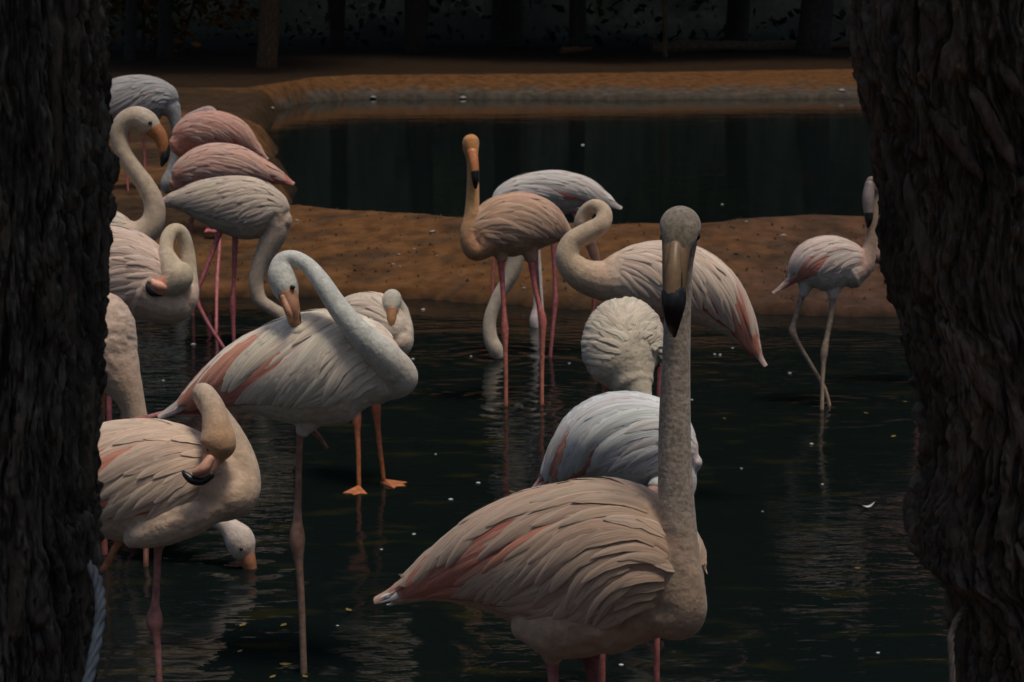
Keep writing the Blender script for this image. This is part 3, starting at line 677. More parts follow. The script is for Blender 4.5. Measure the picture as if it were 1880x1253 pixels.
# two rosy sleepers at the left
flamingo('deep pink flamingo on the bank, rearmost of the two rosy ones at the left', 14.6,
    [(484, 288, 0, 3), (465, 270, 0, 11), (435, 250, 0, 29), (395, 242, 0, 38), (355, 250, 0, 37), (332, 268, 0, 24)],
    [(345, 262, 6, 24), (330, 245, 14, 14), (345, 222, 22, 11), (368, 208, 24, 9), (385, 206, 24, 11), (398, 214, 24, 7)],
    bill=[(396, 212, 24, 6), (408, 222, 24, 4), (414, 230, 24, 2)], legs=[g_((375, 275, 5), (378, 360, 4), end='drop', floor=.3), g_((395, 275, 5), (392, 360, 4), end='drop', floor=.3)],
    cb=(.50, .25, .19), cn=(.36, .28, .26), pinky=.6, red=.9, seed=2, fw=.042, tailc=(.5, .16, .13))
flamingo('rosy flamingo facing left with a bright orange red tail tip', 12.7,
    [(533, 338, 0, 4), (512, 328, 0, 12), (480, 316, 0, 22), (440, 308, 0, 38), (390, 308, 0, 44), (345, 322, 0, 34), (325, 338, 0, 16)],
    [(340, 325, 8, 26), (322, 335, 14, 12), (330, 350, 20, 11), (352, 352, 24, 11), (372, 346, 26, 9)],
    legs=[g_((398, 340, 6), (404, 440, 4), (398, 520, 4), (397, 612, 4), end='ground', knob=[2]), g_((380, 340, 6), (350, 405, 4), (352, 470, 4), (354, 580, 4), end='ground', knob=[1], c=(.05, .035, .03))],
    cb=(.56, .33, .25), pinky=.55, red=.8, seed=3, fw=.044, tailc=(.72, .12, .06), droop=14)
# striped grey-cream bird with neck down
flamingo('cream flamingo with striped flank, neck curved down to the water behind the preening one', 11.7,
    [(300, 373, 4, 7), (330, 369, 3, 19), (370, 370, 2, 38), (415, 376, 0, 53), (460, 384, 0, 58), (498, 394, 0, 44), (516, 408, 0, 24)],
    [(500, 396, 0, 32), (505, 425, 0, 24), (492, 455, 0, 20), (477, 490, 0, 16), (470, 522, 0, 14), (478, 552, 0, 13), (500, 568, 0, 12), (520, 582, 0, 13), (527, 605, 0, 15), (524, 628, 0, 10)],
    bill=[(525, 622, 0, 10), (522, 640, 0, 8), (515, 650, 0, 4)],
    legs=[g_((432, 425, 8), (430, 500, 5.5), (427, 562, 5.5), (430, 640, 4.5), end='ground', knob=[2], dz=0), g_((404, 425, 8), (384, 480, 5.5), (357, 548, 5.5), (385, 600, 5), (418, 650, 4.5), end='ground', knob=[2], dz=-8)],
    cb=(.52, .42, .32), cn=(.42, .33, .25), pinky=.12, red=.15, seed=4, fw=.042, droop=30, tailc=(.52, .27, .24), cl=(.33, .09, .10))
# white bird behind the orange one
flamingo('white and pink flamingo behind the orange one, its beak dipped in the water', 11.4,
    [(1131, 381, 0, 4), (1105, 368, 0, 15), (1070, 354, 0, 28), (1025, 350, 0, 36), (975, 354, 0, 36), (935, 368, 0, 32), (915, 385, 0, 20)],
    [(935, 375, 4, 28), (945, 420, 6, 20), (948, 465, 6, 16), (938, 505, 6, 14), (915, 545, 6, 12), (900, 585, 4, 12), (900, 618, 2, 13), (910, 642, 0, 14), (916, 655, 0, 10)],
    legs=[g_((1010, 375, 8), (1017, 480, 5), (1020, 555, 5), (1010, 655, 4.5), end='ground', knob=[2]), g_((985, 375, 8), (984, 480, 6), (990, 560, 5), (994, 640, 5), end='ground', knob=[2], ct=(.5, .4, .34))],
    cb=(.56, .53, .49), cn=(.46, .38, .29), pinky=.2, red=.7, seed=5, fw=.042, tailc=(.62, .5, .48))
# two half hidden birds: feeding head between the legs, and the one behind the right trunk
flamingo('flamingo mostly hidden behind the white one, lowered pale head between pink legs', 12.4,
    [(1085, 384, 0, 4), (1060, 378, 0, 14), (1030, 372, 0, 24), (990, 372, 0, 27), (960, 380, 0, 20)],
    [(968, 382, 6, 18), (978, 430, 8, 12), (986, 500, 6, 9), (988, 560, 4, 10), (987, 590, 2, 15), (992, 612, 0, 12), (1000, 626, 0, 5)],
    legs=[g_((1052, 392, 5), (1088, 432, 8), (1092, 490, 5), (1088, 590, 4), end='ground', floor=-.1, c=(.6, .2, .2)), g_((930, 392, 5), (908, 460, 4), (905, 500, 4), (902, 600, 4), end='ground', c=(.3, .1, .06))],
    cb=(.45, .42, .40), cn=(.56, .47, .42), feathers=True, red=.5, seed=6, fw=.05)
# orange bird facing the camera
flamingo('orange toned flamingo facing the camera with neck upright before the far pond', 10.17,
    [(1044, 440, 30, 6), (1028, 428, 24, 22), (1000, 416, 14, 45), (962, 410, 4, 57), (920, 418, -8, 57), (888, 434, -18, 42), (872, 448, -24, 26)],
    [(893, 440, -16, 36), (872, 456, -26, 23), (862, 432, -30, 18), (866, 395, -30, 14), (868, 355, -28, 12), (868, 320, -26, 10.5), (866, 292, -26, 10), (864, 272, -30, 15), (865, 262, -34, 15), (868, 284, -42, 10)],
    bill=[(867, 280, -44, 10), (870, 298, -50, 8.5), (872, 318, -52, 7.5)], tip=[(872, 316, -52, 8), (873, 330, -52, 7), (873, 345, -50, 3)], eyes=[(850, 268, -34, 3), (879, 268, -34, 3)],
    legs=[g_((918, 455, 11), (923, 530, 6), (927, 606, 6.5), (929, 700, 5), (929, 745, 5), end='ground', knob=[2], dz=-14), g_((972, 455, 11), (982, 530, 6), (997, 588, 7), (995, 680, 5), (995, 742, 5), end='ground', knob=[2], dz=6)],
    thighs=[[(916, 440, -10, 26), (921, 475, -12, 11)], [(970, 440, 6, 26), (974, 475, 6, 11)]],
    cb=(.46, .28, .17), cn=(.54, .29, .115), ch=(.50, .20, .07), pinky=.35, red=.9, seed=7, fw=.040, droop=34, tailc=(.6, .22, .12), billc=(.60, .22, .08), cl=(.55, .14, .15), ct=(.55, .20, .10), mott=.1)
# walking bird at the right
flamingo('slim flamingo walking by the right trunk with a red patch on its flank', 10.1,
    [(1446, 519, 4, 4), (1456, 511, 3, 12), (1470, 500, 2, 32), (1495, 488, 0, 48), (1530, 484, 0, 51), (1562, 486, 0, 40), (1584, 494, 0, 22)],
    [(1562, 498, 0, 34), (1586, 485, -2, 20), (1597, 455, -4, 13), (1601, 420, -4, 10.5), (1603, 390, -4, 9.5), (1604, 360, -4, 9.5), (1603, 345, -8, 13), (1600, 332, -12, 10)], ch=(.22, .17, .13),
    bill=[(1597, 338, -14, 9), (1594, 365, -18, 11), (1595, 395, -20, 8)], tip=[(1595, 392, -20, 8.5), (1595, 405, -20, 7), (1593, 417, -19, 3)],
    legs=[g_((1478, 525, 10), (1464, 572, 6), (1453, 610, 6), (1486, 665, 5), (1514, 712, 5), (1523, 745, 5), end='ground', knob=[2], dz=6), g_((1532, 520, 12), (1527, 575, 7), (1513, 646, 6), (1510, 700, 5), (1509, 752, 5), end='ground', knob=[2], dz=-4)],
    thighs=[[(1482, 510, 4, 20), (1476, 540, 5, 8)], [(1532, 510, -2, 22), (1529, 545, -3, 9)]],
    cb=(.56, .48, .42), cn=(.30, .21, .14), pinky=.45, red=1.0, seed=8, fw=.036, rose=(.3, .75, 75, .9), cl=(.25, .19, .15), ct=(.40, .28, .18), thmax=95, droop=34, billc=(.24, .19, .17))
flamingo('flamingo almost wholly hidden behind the right trunk, one pink wing edge showing', 10.6,
    [(1602, 468, 0, 14), (1625, 466, 0, 24), (1665, 464, 0, 40), (1705, 468, 0, 42), (1740, 480, 0, 22)],
    [(1722, 474, 0, 24), (1748, 450, 0, 13), (1750, 400, 0, 10), (1752, 360, 0, 10), (1760, 340, 0, 14), (1772, 345, 0, 8)],
    bill=[(1768, 343, 0, 8), (1784, 356, 0, 6), (1788, 372, 0, 3)], legs=[g_((1685, 490, 9), (1690, 600, 5), (1688, 700, 5), end='drop'), g_((1705, 490, 9), (1712, 600, 5), (1708, 700, 5), end='drop')],
    cb=(.62, .30, .27), pinky=.5, red=.8, seed=9, fw=.045)
# S-necked bird
flamingo('white flamingo behind the front bird with its neck tied in a tall S loop', 8.2,
    [(1393, 657, 20, 4), (1378, 632, 18, 15), (1350, 588, 14, 36), (1305, 546, 8, 62), (1250, 520, 2, 74), (1195, 512, -4, 70), (1145, 514, -8, 56), (1105, 516, -10, 36)],
    [(1150, 514, -6, 50), (1105, 515, -12, 37), (1066, 503, -16, 30), (1043, 476, -18, 24), (1050, 446, -18, 20), (1078, 428, -18, 19), (1104, 412, -18, 17), (1109, 391, -10, 14.5), (1093, 379, 0, 13.5), (1076, 390, 14, 14), (1070, 412, 22, 17), (1076, 436, 26, 15), (1086, 452, 26, 9)],
    bill=[(1084, 448, 26, 10), (1092, 470, 26, 9), (1094, 488, 26, 5)], legs=[g_((1215, 570, 14), (1212, 700, 8), (1210, 800, 8), end='drop'), g_((1190, 570, 14), (1186, 700, 8), (1188, 800, 8), end='drop', dz=20)],
    cb=(.64, .50, .39), cn=(.52, .39, .27), pinky=.25, red=1.0, seed=10, fw=.040, fl=1.15, droop=40, plumes=8, rose=(.1, .55, 52, .9), tailc=(.60, .34, .28), mott=.12)
# egg-shaped bird seen from the front
flamingo('round pale egg shaped flamingo right behind the blue white one', 7.5,
    [(1148, 566, 70, 14, 20), (1148, 578, 60, 44, 48), (1146, 605, 36, 66, 68), (1144, 638, 8, 72, 75), (1148, 668, -16, 62, 66), (1160, 698, -34, 40, 42)],
    [(1152, 670, -20, 56), (1163, 700, -36, 38), (1174, 726, -50, 24), (1184, 755, -60, 17), (1188, 800, -52, 15), (1184, 840, -50, 19), (1180, 860, -52, 12)],
    bill=[(1180, 855, -52, 12), (1178, 880, -52, 10), (1176, 892, -50, 5)], legs=[g_((1112, 690, 12), (1114, 735, 9), (1112, 850, 8), end='drop', dz=30, c=LEGO), g_((1182, 690, 12), (1184, 760, 8), (1184, 850, 8), end='drop', dz=30)],
    cb=(.58, .50, .38), pinky=.06, red=0, seed=11, fw=.034, thmax=124, droop=34, tbeg=.80, fl=.46, ruf=2.4, fluff=.004, tail=False)
# bird behind the preening one
Dz = Dg(897)
flamingo('small cream flamingo behind the preening one, orange legs and webbed feet showing', Dz,
    [(618, 612, 60, 14), (634, 606, 40, 42), (660, 602, 14, 62), (690, 606, -10, 66), (715, 618, -30, 48), (732, 632, -40, 26)],
    [(712, 620, -22, 40), (735, 632, -34, 24), (744, 606, -26, 15), (738, 574, -14, 13), (727, 556, -20, 13), (720, 548, -34, 17), (718, 562, -46, 16), (719, 576, -54, 9)],
    bill=[(719, 568, -52, 11), (718, 588, -58, 9), (717, 602, -58, 7)], tip=[(717, 598, -58, 7), (716, 612, -58, 6), (715, 624, -56, 2.5)], eyes=[(705, 552, -44, 3), (733, 554, -40, 3)],
    legs=[g_((652, 660, 13), (655, 768, 7.5), (658, 830, 6), (659, 897, 5.5), end='ground', z=.004, floor=.004, knob=[1], dir=(-.15, -1), foot=.10), g_((684, 660, 13), (690, 748, 8), (697, 820, 6), (705, 886, 5.5), end='ground', z=.004, floor=.004, knob=[1], dir=(.9, -.45), foot=.11)],
    cb=(.60, .49, .38), cn=(.50, .46, .37), pinky=.1, red=.2, seed=12, fw=.036, cl=(.50, .14, .09), ct=(.45, .15, .05), billc=(.46, .22, .10))
# left column of birds, partly behind the trunk
flamingo('flamingo with upright S neck and black tipped bill, body behind the left trunk', 9.2,
    [(70, 470, 0, 12), (100, 458, 0, 42), (145, 446, 0, 58), (190, 440, 0, 58), (228, 440, 0, 44), (252, 438, 0, 30)],
    [(225, 442, 0, 44), (258, 432, 0, 29), (280, 408, 0, 22), (283, 375, 0, 19), (268, 342, 0, 17.5), (245, 310, 0, 16), (226, 280, 0, 15.5), (218, 250, 0, 16.5), (228, 226, 0, 19), (250, 217, 0, 22), (270, 226, 0, 22), (285, 240, 0, 15)],
    bill=[(276, 232, 0, 18), (292, 248, 0, 14), (299, 266, 0, 11), (300, 278, 0, 9)], tip=[(304, 258, 0, 4), (306, 274, 0, 6), (302, 290, 0, 8), (297, 304, 0, 3)], eyes=[(276, 226, -20, 4)],
    legs=[g_((150, 490, 13), (150, 600, 7), (150, 700, 7), end='drop'), g_((170, 490, 13), (172, 600, 7), (172, 700, 7), end='drop')],
    cb=(.58, .48, .38), cn=(.46, .36, .26), ch=(.50, .42, .33), pinky=.1, red=.4, seed=13, fw=.036, mott=.1, billc=(.36, .14, .05))
flamingo('flamingo by the left trunk with looped neck, bill touching its breast', 8.6,
    [(70, 520, 20, 10), (110, 510, 16, 45), (165, 500, 10, 80), (220, 505, 4, 86), (275, 525, -4, 70), (315, 545, -10, 48), (335, 550, -14, 34)],
    [(290, 535, -8, 58), (325, 555, -14, 38), (346, 545, 10, 24), (345, 515, 34, 17), (335, 470, 44, 14), (318, 436, 30, 12), (307, 450, 2, 10)] and
    [(280, 535, -8, 60), (318, 556, -14, 40), (340, 542, 0, 26), (346, 508, 16, 17), (343, 465, 22, 15), (334, 432, 16, 14.5), (321, 423, 4, 13), (309, 434, -12, 13), (305, 462, -28, 14), (316, 492, -40, 22), (326, 508, -46, 29), (312, 522, -50, 24), (298, 528, -52, 15)],
    bill=[(312, 518, -54, 19), (296, 530, -58, 14), (284, 526, -60, 12)], upper=[(302, 528, -66, 8), (288, 524, -70, 9), (279, 517, -70, 5)], tip=[(296, 540, -60, 5), (280, 537, -62, 7), (272, 527, -62, 6), (272, 518, -62, 3)],
    legs=[g_((200, 570, 14), (202, 680, 8), (200, 760, 7), end='drop', dz=20), g_((225, 570, 14), (228, 680, 8), (226, 760, 7), end='drop', dz=40)],
    cb=(.60, .45, .36), cn=(.52, .42, .29), ch=(.50, .41, .28), pinky=.2, red=.4, seed=14, fw=.038, droop=30, billc=(.62, .30, .20), mott=.15)
flamingo('flamingo cut off by the left trunk, rounded breast above a neck lowered to the water', 7.5,
    [(120, 560, 60, 20), (140, 580, 40, 66), (165, 612, 16, 92), (190, 650, -4, 80), (204, 676, -12, 30)],
    [(190, 650, -6, 72), (222, 698, -14, 40), (241, 738, -14, 25), (253, 780, -12, 20), (262, 830, -8, 19), (264, 880, -4, 18), (258, 930, -4, 24), (248, 955, -6, 12)],
    bill=[(252, 945, -6, 14), (244, 970, -6, 11), (238, 985, -5, 6)], legs=[g_((186, 700, 12), (186, 780, 8), (186, 850, 8), end='drop', dz=14, c=(.5, .22, .08)), g_((150, 700, 12), (150, 800, 8), (150, 850, 8), end='drop', dz=24)],
    cb=(.54, .40, .31), cn=(.50, .36, .26), pinky=.12, red=0, seed=15, feathers=False, fluff=.005, fw=.05, thmax=80, fl=.8, tail=False, mott=.08)
flamingo('flamingo feeding with only its lowered head showing under the curled one', Dg(1040),
    [(200, 850, 160, 10), (235, 850, 120, 40), (285, 858, 70, 62), (335, 872, 20, 60), (372, 895, 0, 40)],
    [(350, 885, 10, 44), (382, 925, 0, 24), (400, 952, -4, 17), (420, 968, -6, 19), (438, 988, -8, 27), (447, 1010, -8, 24), (455, 1024, -8, 14)],
    bill=[(450, 1012, -10, 16), (456, 1030, -10, 14), (460, 1046, -8, 12)], eyes=[(443, 1008, -34, 3.5)],
    legs=[g_((270, 900, 13), (268, 990, 8), (268, 1040, 7), end='ground', dz=60, c=(.16, .06, .04), ct=(.16, .06, .04)), g_((300, 900, 13), (290, 980, 8), (288, 1035, 7), end='ground', dz=90)],
    cb=(.58, .45, .36), cn=(.56, .47, .40), ch=(.56, .33, .20), pinky=.1, red=.2, seed=16, billc=(.40, .17, .09), mott=.1)
# preening white bird
flamingo('white flamingo on one leg preening, neck bent across its body', 6.25,
    [(330, 750, 30, 8), (352, 738, 26, 20), (400, 715, 18, 46), (465, 692, 8, 76), (535, 682, 0, 100), (605, 675, -6, 108), (660, 672, -14, 94), (705, 682, -20, 62), (732, 692, -24, 36)],
    [(700, 690, -20, 54), (732, 692, -40, 36), (712, 662, -70, 31), (678, 630, -92, 26), (645, 596, -100, 22), (615, 556, -96, 19), (590, 518, -86, 17), (566, 489, -72, 15), (540, 475, -60, 15), (520, 482, -58, 19), (517, 505, -62, 25), (525, 532, -68, 24), (533, 552, -72, 16)],
    bill=[(527, 538, -72, 20), (535, 564, -76, 15), (541, 588, -66, 12), (545, 606, -46, 8)], upper=[(520, 545, -86, 6), (530, 575, -88, 6), (539, 600, -58, 4)], tip=[(545, 560, -80, 2.5), (549, 584, -72, 3.5), (551, 604, -50, 3)], eyes=[(537, 528, -88, 5)],
    legs=[g_((566, 780, 22), (550, 800, 8.5), (548, 900, 8), (545, 990, 12.5), (553, 1090, 8.5), (558, 1236, 8.5), end='ground', knob=[3], dz=4, c=(.36, .18, .12), ct=(.24, .17, .13)),
          g_((420, 735, 18), (330, 752, 9), (243, 776, 8), (330, 752, 8), (430, 735, 8), (550, 765, 8), (584, 800, 7), (602, 824, 3.5), end='air', dz=40, dz1=70, c=(.42, .15, .15), ct=(.40, .18, .12), knob=[2])],
    thighs=[[(575, 740, 0, 52), (556, 792, 2, 14)], [(534, 612, -62, 9), (550, 609, -64, 13), (568, 600, -62, 12), (584, 588, -56, 8)]],
    cb=(.72, .63, .50), cn=(.55, .555, .50), ch=(.58, .56, .48), pinky=.18, red=1.0, seed=17, fw=.046, fl=1.25, droop=66, plumes=18, pw=1.6, pt=(.60, .80), pth=(10, 66), rose=(.2, .58, 50, .9), thmax=112, tailc=(.6, .5, .45), billc=(.50, .26, .15), mott=.3)
# curled bird lower left
flamingo('flamingo at the lower left, brown head curled under to its flank', 5.45,
    [(20, 915, 50, 16), (70, 905, 40, 56), (140, 890, 26, 92), (215, 884, 10, 112), (290, 884, -4, 112), (355, 888, -14, 94), (410, 898, -22, 66), (440, 905, -26, 40)],
    [(395, 900, -20, 70), (432, 905, -26, 46), (446, 880, -16, 33), (438, 842, -2, 31), (420, 800, 8, 27), (395, 760, 6, 23), (378, 735, -10, 20), (372, 722, -34, 19), (380, 728, -58, 19), (392, 752, -76, 22), (398, 785, -88, 27), (400, 815, -94, 33), (392, 838, -96, 22)],
    bill=[(392, 830, -98, 20), (388, 850, -104, 16), (378, 868, -108, 13), (362, 872, -108, 10)], upper=[(386, 842, -118, 8), (374, 860, -124, 10), (358, 868, -122, 7)], tip=[(388, 872, -112, 7), (372, 884, -114, 7), (354, 882, -114, 8), (341, 872, -112, 6), (336, 866, -110, 3)], eyes=[(383, 826, -116, 4)],
    legs=[g_((296, 985, 26), (290, 1010, 10), (287, 1080, 9), (283, 1140, 12), (290, 1190, 9), (292, 1253, 9), end='drop', knob=[3], dz=-4, c=(.40, .15, .13), ct=(.26, .14, .12)), g_((250, 960, 20), (215, 1000, 9), (190, 1048, 9), (150, 1040, 8), end='air', dz=20, c=(.5, .2, .1), ct=(.5, .2, .1))],
    thighs=[[(400, 920, -44, 34), (335, 950, -52, 42), (265, 980, -50, 30), (240, 992, -46, 16)]],
    cb=(.60, .44, .32), cn=(.48, .36, .26), ch=(.44, .23, .10), pinky=.22, red=1.0, seed=18, fw=.044, fl=1.1, droop=46, plumes=12, rose=(.2, .6, 62, .9), thmax=108, billc=(.48, .25, .17), mott=.25)
# blue-white bird behind the front one
flamingo('blue white flamingo directly behind the front bird, tail fanned at the left', 5.9,
    [(1000, 886, 50, 6), (1018, 868, 44, 24), (1050, 842, 34, 50), (1095, 815, 20, 80), (1150, 808, 4, 90), (1210, 818, -10, 80), (1250, 838, -18, 50), (1272, 852, -22, 20)],
    [(1215, 830, -12, 56), (1245, 855, -16, 34), (1254, 895, -20, 24), (1240, 925, -30, 20), (1220, 918, -44, 20), (1210, 900, -56, 25), (1205, 905, -62, 15)],
    bill=[(1206, 900, -62, 15), (1192, 912, -66, 13), (1178, 922, -66, 6)], legs=[g_((1110, 880, 20), (1108, 1000, 9), (1106, 1120, 9), end='drop', c=(.4, .15, .1)), g_((1200, 880, 20), (1206, 1060, 8), (1206, 1180, 8), end='drop', dz=20, c=(.4, .15, .1))],
    cb=(.62, .65, .64), cn=(.5, .46, .42), pinky=.25, red=1.0, seed=19, fw=.046, fl=1.15, droop=56, plumes=12, rose=(.2, .6, 75, .85), thmax=112, tailc=(.66, .45, .43))
# the large front bird
flamingo('large front flamingo staring at the camera over a black tipped bill', 4.25,
    [(722, 1094, 190, 8, 8), (760, 1076, 170, 24, 24), (820, 1054, 140, 56, 48), (900, 1034, 96, 98, 84), (985, 1030, 50, 134, 116), (1075, 1036, 2, 156, 136), (1150, 1048, -46, 156, 134), (1205, 1070, -84, 126, 106), (1240, 1100, -112, 84, 66), (1252, 1112, -124, 58, 44)],
    [(1215, 1090, -90, 92), (1246, 1122, -128, 52), (1250, 1080, -140, 43), (1246, 1010, -138, 37), (1242, 930, -132, 33), (1239, 850, -126, 30.5), (1239, 760, -120, 28.5), (1241, 670, -114, 26), (1244, 580, -108, 24), (1248, 500, -106, 23), (1249, 450, -112, 30), (1249, 418, -128, 37), (1248, 422, -152, 35), (1245, 444, -172, 29), (1243, 462, -186, 22)],
    bill=[(1244, 440, -160, 28), (1241, 468, -186, 24), (1239, 500, -200, 22), (1238, 540, -204, 20), (1237, 560, -204, 19)], upper=[(1240, 452, -196, 11), (1238, 480, -213, 12), (1236, 510, -221, 14), (1234, 545, -224, 15)], gap=[(1254, 478, -206, 1.5), (1251, 500, -217, 2.2), (1250, 530, -222, 2.5), (1248, 552, -222, 2.5)],
    tip=[(1237, 540, -216, 22), (1236, 560, -222, 21), (1236, 585, -218, 15), (1237, 606, -210, 8), (1238, 618, -206, 3)], eyes=[(1278, 434, -152, 8), (1218, 436, -156, 6.5)],
    legs=[g_((1008, 1180, 40), (1015, 1222, 15), (1018, 1300, 13), (1018, 1420, 14), end='drop', knob=[3], dz=20, c=(.42, .16, .17)), g_((1080, 1180, 36), (1088, 1240, 13), (1090, 1400, 13), end='drop', dz=90, c=(.22, .09, .08))],
    thighs=[[(1100, 1120, -60, 80), (1020, 1150, -30, 62), (960, 1150, -10, 28)], [(960, 1120, 40, 30), (900, 1104, 80, 23), (820, 1090, 120, 17), (745, 1097, 165, 12), (722, 1102, 178, 8)], [(1030, 1150, 0, 58), (1014, 1205, 14, 20)], [(1180, 1120, -80, 60), (1120, 1160, -60, 40)]],
    cb=(.50, .35, .24), cn=(.33, .275, .22), ch=(.125, .105, .066), pinky=.2, red=1.0, seed=20, fw=.040, fl=1.1, droop=50, plumes=20, pt=(.42, .8), rose=(.18, .56, 69, .85), thmax=114, tailc=(.62, .27, .16), billc=(.20, .125, .066), mott=.9, voxel=.0042, wisps=True)
# ---------------------------------------------------------------- rings on the water where birds touch it
mw, nt, b, hh = WATER
for (x, y), k, am in (((460, 1042), 42, .003), ((908, 655), 46, .002), ((558, 1236), 40, .0025), ((929, 745), 48, .0025), ((995, 742), 48, .0025), ((1515, 752), 46, .0025), ((292, 1330), 38, .003), ((1237, 1200), 34, .003)):
    q = G(x, y); hh = math2('ADD', hh, rings(q[0], q[1], k, am))
bp = N(nt, 'ShaderNodeBump', Strength=1.0, Distance=1.0); nt.links.new(hh, bp.inputs['Height']); nt.links.new(bp.outputs[0], b.inputs['Normal'])
# ---------------------------------------------------------------- small things afloat and on the banks
M_FLOAT = simple('white_down', (.48, .49, .49), .8, .2); M_YL = simple('yellow_leaf', (.17, .12, .025), .6, .3, .3, 60); M_STONE = simple('pale_stone', (.26, .24, .21), .8, .2, .3, 90, .002)
def blob_mesh(name, r, seed, flat=.35, n=7):
    rr = np.random.RandomState(seed); V = []
    for i, (h, q) in enumerate(((-.3, .6), (0, 1), (.35, .8), (.6, .35))):
        for j in range(n):
            a = 2 * math.pi * j / n; k = q * rr.uniform(.75, 1.25); V.append((math.cos(a) * k * r, math.sin(a) * k * r, h * r * flat * 2))
    V += [(0, 0, .7 * r * flat * 2)]
    f = [(i * n + j, i * n + (j + 1) % n, (i + 1) * n + (j + 1) % n, (i + 1) * n + j) for i in range(3) for j in range(n)] + [(3 * n + j, 3 * n + (j + 1) % n, 4 * n) for j in range(n)]
    return mesh(name, V, f)
downs = [blob_mesh('floating_down', 1, 600 + i) for i in range(4)]
for d in downs: d.materials.append(M_FLOAT)
for i, (x, y, r) in enumerate(((777, 569, 4), (758, 660, 3.5), (878, 888, 5), (828, 918, 5), (1070, 267, 4), (1490, 816, 4), (1361, 861, 2.5), (1510, 890, 3), (1450, 686, 3.5), (355, 633, 5), (1312, 651, 3), (1322, 652, 3), (1045, 668, 3), (865, 655, 2.5), (760, 982, 4), (1140, 1222, 5), (1326, 376, 3), (1270, 735, 3), (1345, 640, 2.5), (700, 1010, 3), (686, 735, 3), (1612, 1200, 4), (300, 700, 3), (990, 640, 3), (800, 835, 2.5), (1400, 940, 2.5), (460, 905, 2.5), (620, 1150, 3))):
    q = G(x, y); r_m = r * Dg(y) / F
    o = bpy.data.objects.new('floating_down', downs[i % 4]); col.objects.link(o); o.location = (q[0], q[1], .002); o.scale = (r_m, r_m * 1.0, r_m * .8); o.rotation_euler = (0, 0, i * 1.3)
    tag(o, 'tiny white tuft of down floating on the dark water', 'down tuft', 'white down tufts floating on the pond')
def leaf_mesh(name, L, wd, c=.15):
    V = []; 
    for i, u in enumerate(np.linspace(0, 1, 6)):
        h = wd * math.sin(math.pi * min(.97, max(.05, u)) ** .8); z = c * L * (u - .5) ** 2 * 2
        V += [(u * L - L / 2, -h, z + .15 * h), (u * L - L / 2, 0, z), (u * L - L / 2, h, z + .2 * h)]
    f = [(i * 3 + j, i * 3 + j + 1, (i + 1) * 3 + j + 1, (i + 1) * 3 + j) for i in range(5) for j in range(2)]
    return mesh(name, V, f)
q = G(1592, 934); o = link('floating_feather', leaf_mesh('floating_feather', .07, .012, .6), M_FLOAT); o.location = (q[0], q[1], .006); o.rotation_euler = (0, 0, .3)
tag(o, 'curled white feather floating beside the right trunk', 'feather')
lm = leaf_mesh('fallen_leaf', .036, .010); lm.materials.append(M_YL)
for i, (x, y) in enumerate(((1662, 739), (1590, 760), (1640, 803), (1515, 742), (640, 1122), (440, 1198), (740, 1058), (940, 905), (500, 1245), (700, 700), (1330, 770), (520, 1150), (525, 1222), (560, 1244), (445, 1150), (1575, 1045))):
    q = G(x, y); o = bpy.data.objects.new('fallen_leaf', lm); col.objects.link(o); o.location = (q[0], q[1], .003); o.rotation_euler = (0, 0, i * 2.1); k = .7 + .5 * ((i * 7) % 5) / 5; o.scale = (k, k, k)
    tag(o, 'small yellow leaf floating on the dark pond', 'leaf', 'yellow leaves floating on the pond')
stones = [blob_mesh('pebble', 1, 700 + i, .7) for i in range(3)]
for s_ in stones: s_.materials.append(M_STONE)
def on_bank(x, y):
    rr = ray(x, y)
    for D in np.arange(11.5, 60, .02):
        p = np.array([0, 0, H]) + rr * D
        if p[2] <= ground_z(p[0], p[1]): return p, D
    return p, D
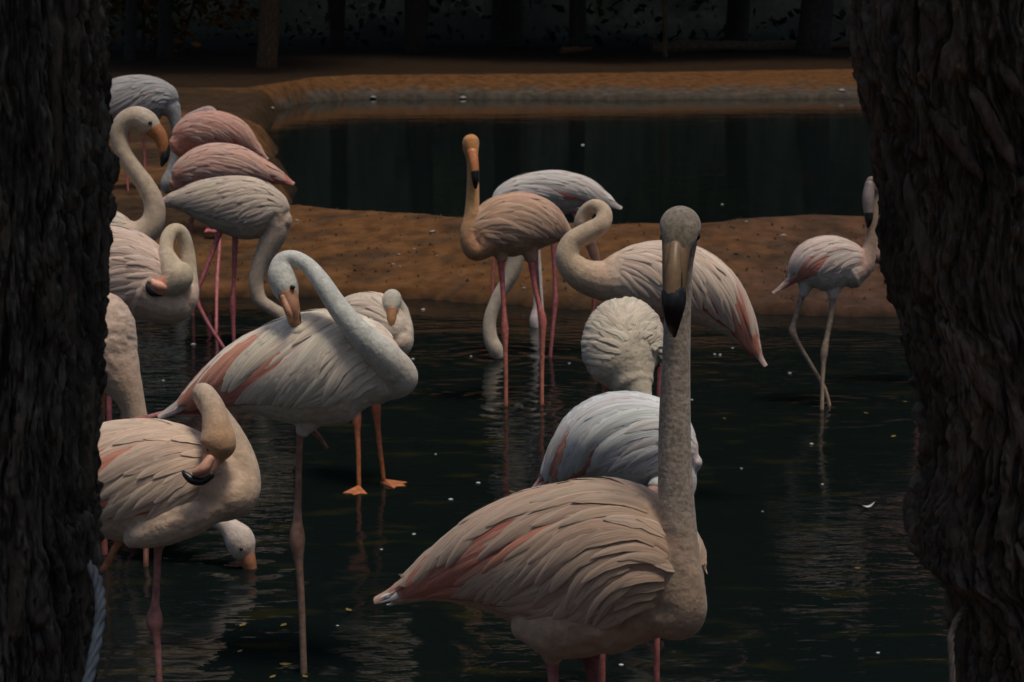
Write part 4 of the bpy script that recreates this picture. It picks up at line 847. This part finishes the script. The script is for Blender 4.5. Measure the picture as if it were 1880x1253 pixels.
for i, (x, y, r) in enumerate(((795, 427, 7), (760, 458, 4), (722, 486, 4), (732, 468, 4), (735, 490, 3), (802, 470, 3), (992, 512, 4), (962, 530, 4), (1438, 434, 7), (545, 406, 5), (685, 180, 6), (850, 181, 7), (1545, 168, 8), (500, 200, 6), (1370, 408, 4))):
    p, D = on_bank(x, y); r_m = r * D / F
    o = bpy.data.objects.new('pebble', stones[i % 3]); col.objects.link(o); o.location = (p[0], p[1], p[2] + r_m * .1); o.scale = (r_m, r_m * .8, r_m * .55); o.rotation_euler = (0, 0, i * .9)
    tag(o, 'small pale pebble lying on the earth bank', 'pebble', 'pale pebbles on the earth banks')
# shoal
q = G(690, 905); sv = []; sf = []
for i, k in enumerate(np.linspace(0, 1, 7)):
    for j in range(24):
        a = 2 * math.pi * j / 24; sv.append((math.cos(a) * k * .42, math.sin(a) * k * .34, .016 - .10 * k * k + .003 * math.sin(3 * a + i)))
sf = [(i * 24 + j, i * 24 + (j + 1) % 24, (i + 1) * 24 + (j + 1) % 24, (i + 1) * 24 + j) for i in range(6) for j in range(24)]
o = link('mud_shoal', mesh('mud_shoal', sv, sf, True, np.tile([.02, .016, .01, 0], (len(sv), 1))), M_SOIL); o.location = (q[0], q[1], -.020); o['kind'] = 'structure'

# scattered leaf litter and clods over the near bank
rl = np.random.RandomState(44); LV = []; LF = []; LC = []
lx = rl.uniform(-3.4, 3.6, 700); ly = np.interp(lx, fx, fy) + .05 + rl.rand(700) * 1.9; lz = terrain(lx[None], ly[None])[0]
for i in range(700):
    a = rl.uniform(0, 6.28); k = rl.uniform(.006, .020) * (1.6 if rl.rand() < .08 else 1); o_ = len(LV); h = rl.uniform(.004, .02)
    ca, sa = math.cos(a) * k, math.sin(a) * k
    LV += [(lx[i] - ca, ly[i] - sa, lz[i] - .004), (lx[i] + sa * .5, ly[i] - ca * .5, lz[i] + h * .3), (lx[i] + ca, ly[i] + sa, lz[i] - .002), (lx[i] - sa * .5, ly[i] + ca * .5, lz[i] + h * .5), (lx[i], ly[i], lz[i] + h)]
    LF += [(o_, o_ + 1, o_ + 4), (o_ + 1, o_ + 2, o_ + 4), (o_ + 2, o_ + 3, o_ + 4), (o_ + 3, o_, o_ + 4)]
    c = [(.05, .03, .017), (.09, .05, .022), (.035, .025, .018), (.11, .09, .07)][rl.choice(4, p=[.4, .3, .22, .08])]; LC += [(*c, 1)] * 5
lo_ = link('leaf_litter', mesh('leaf_litter', LV, LF, False, LC), M_LEAF); lo_['kind'] = 'stuff'
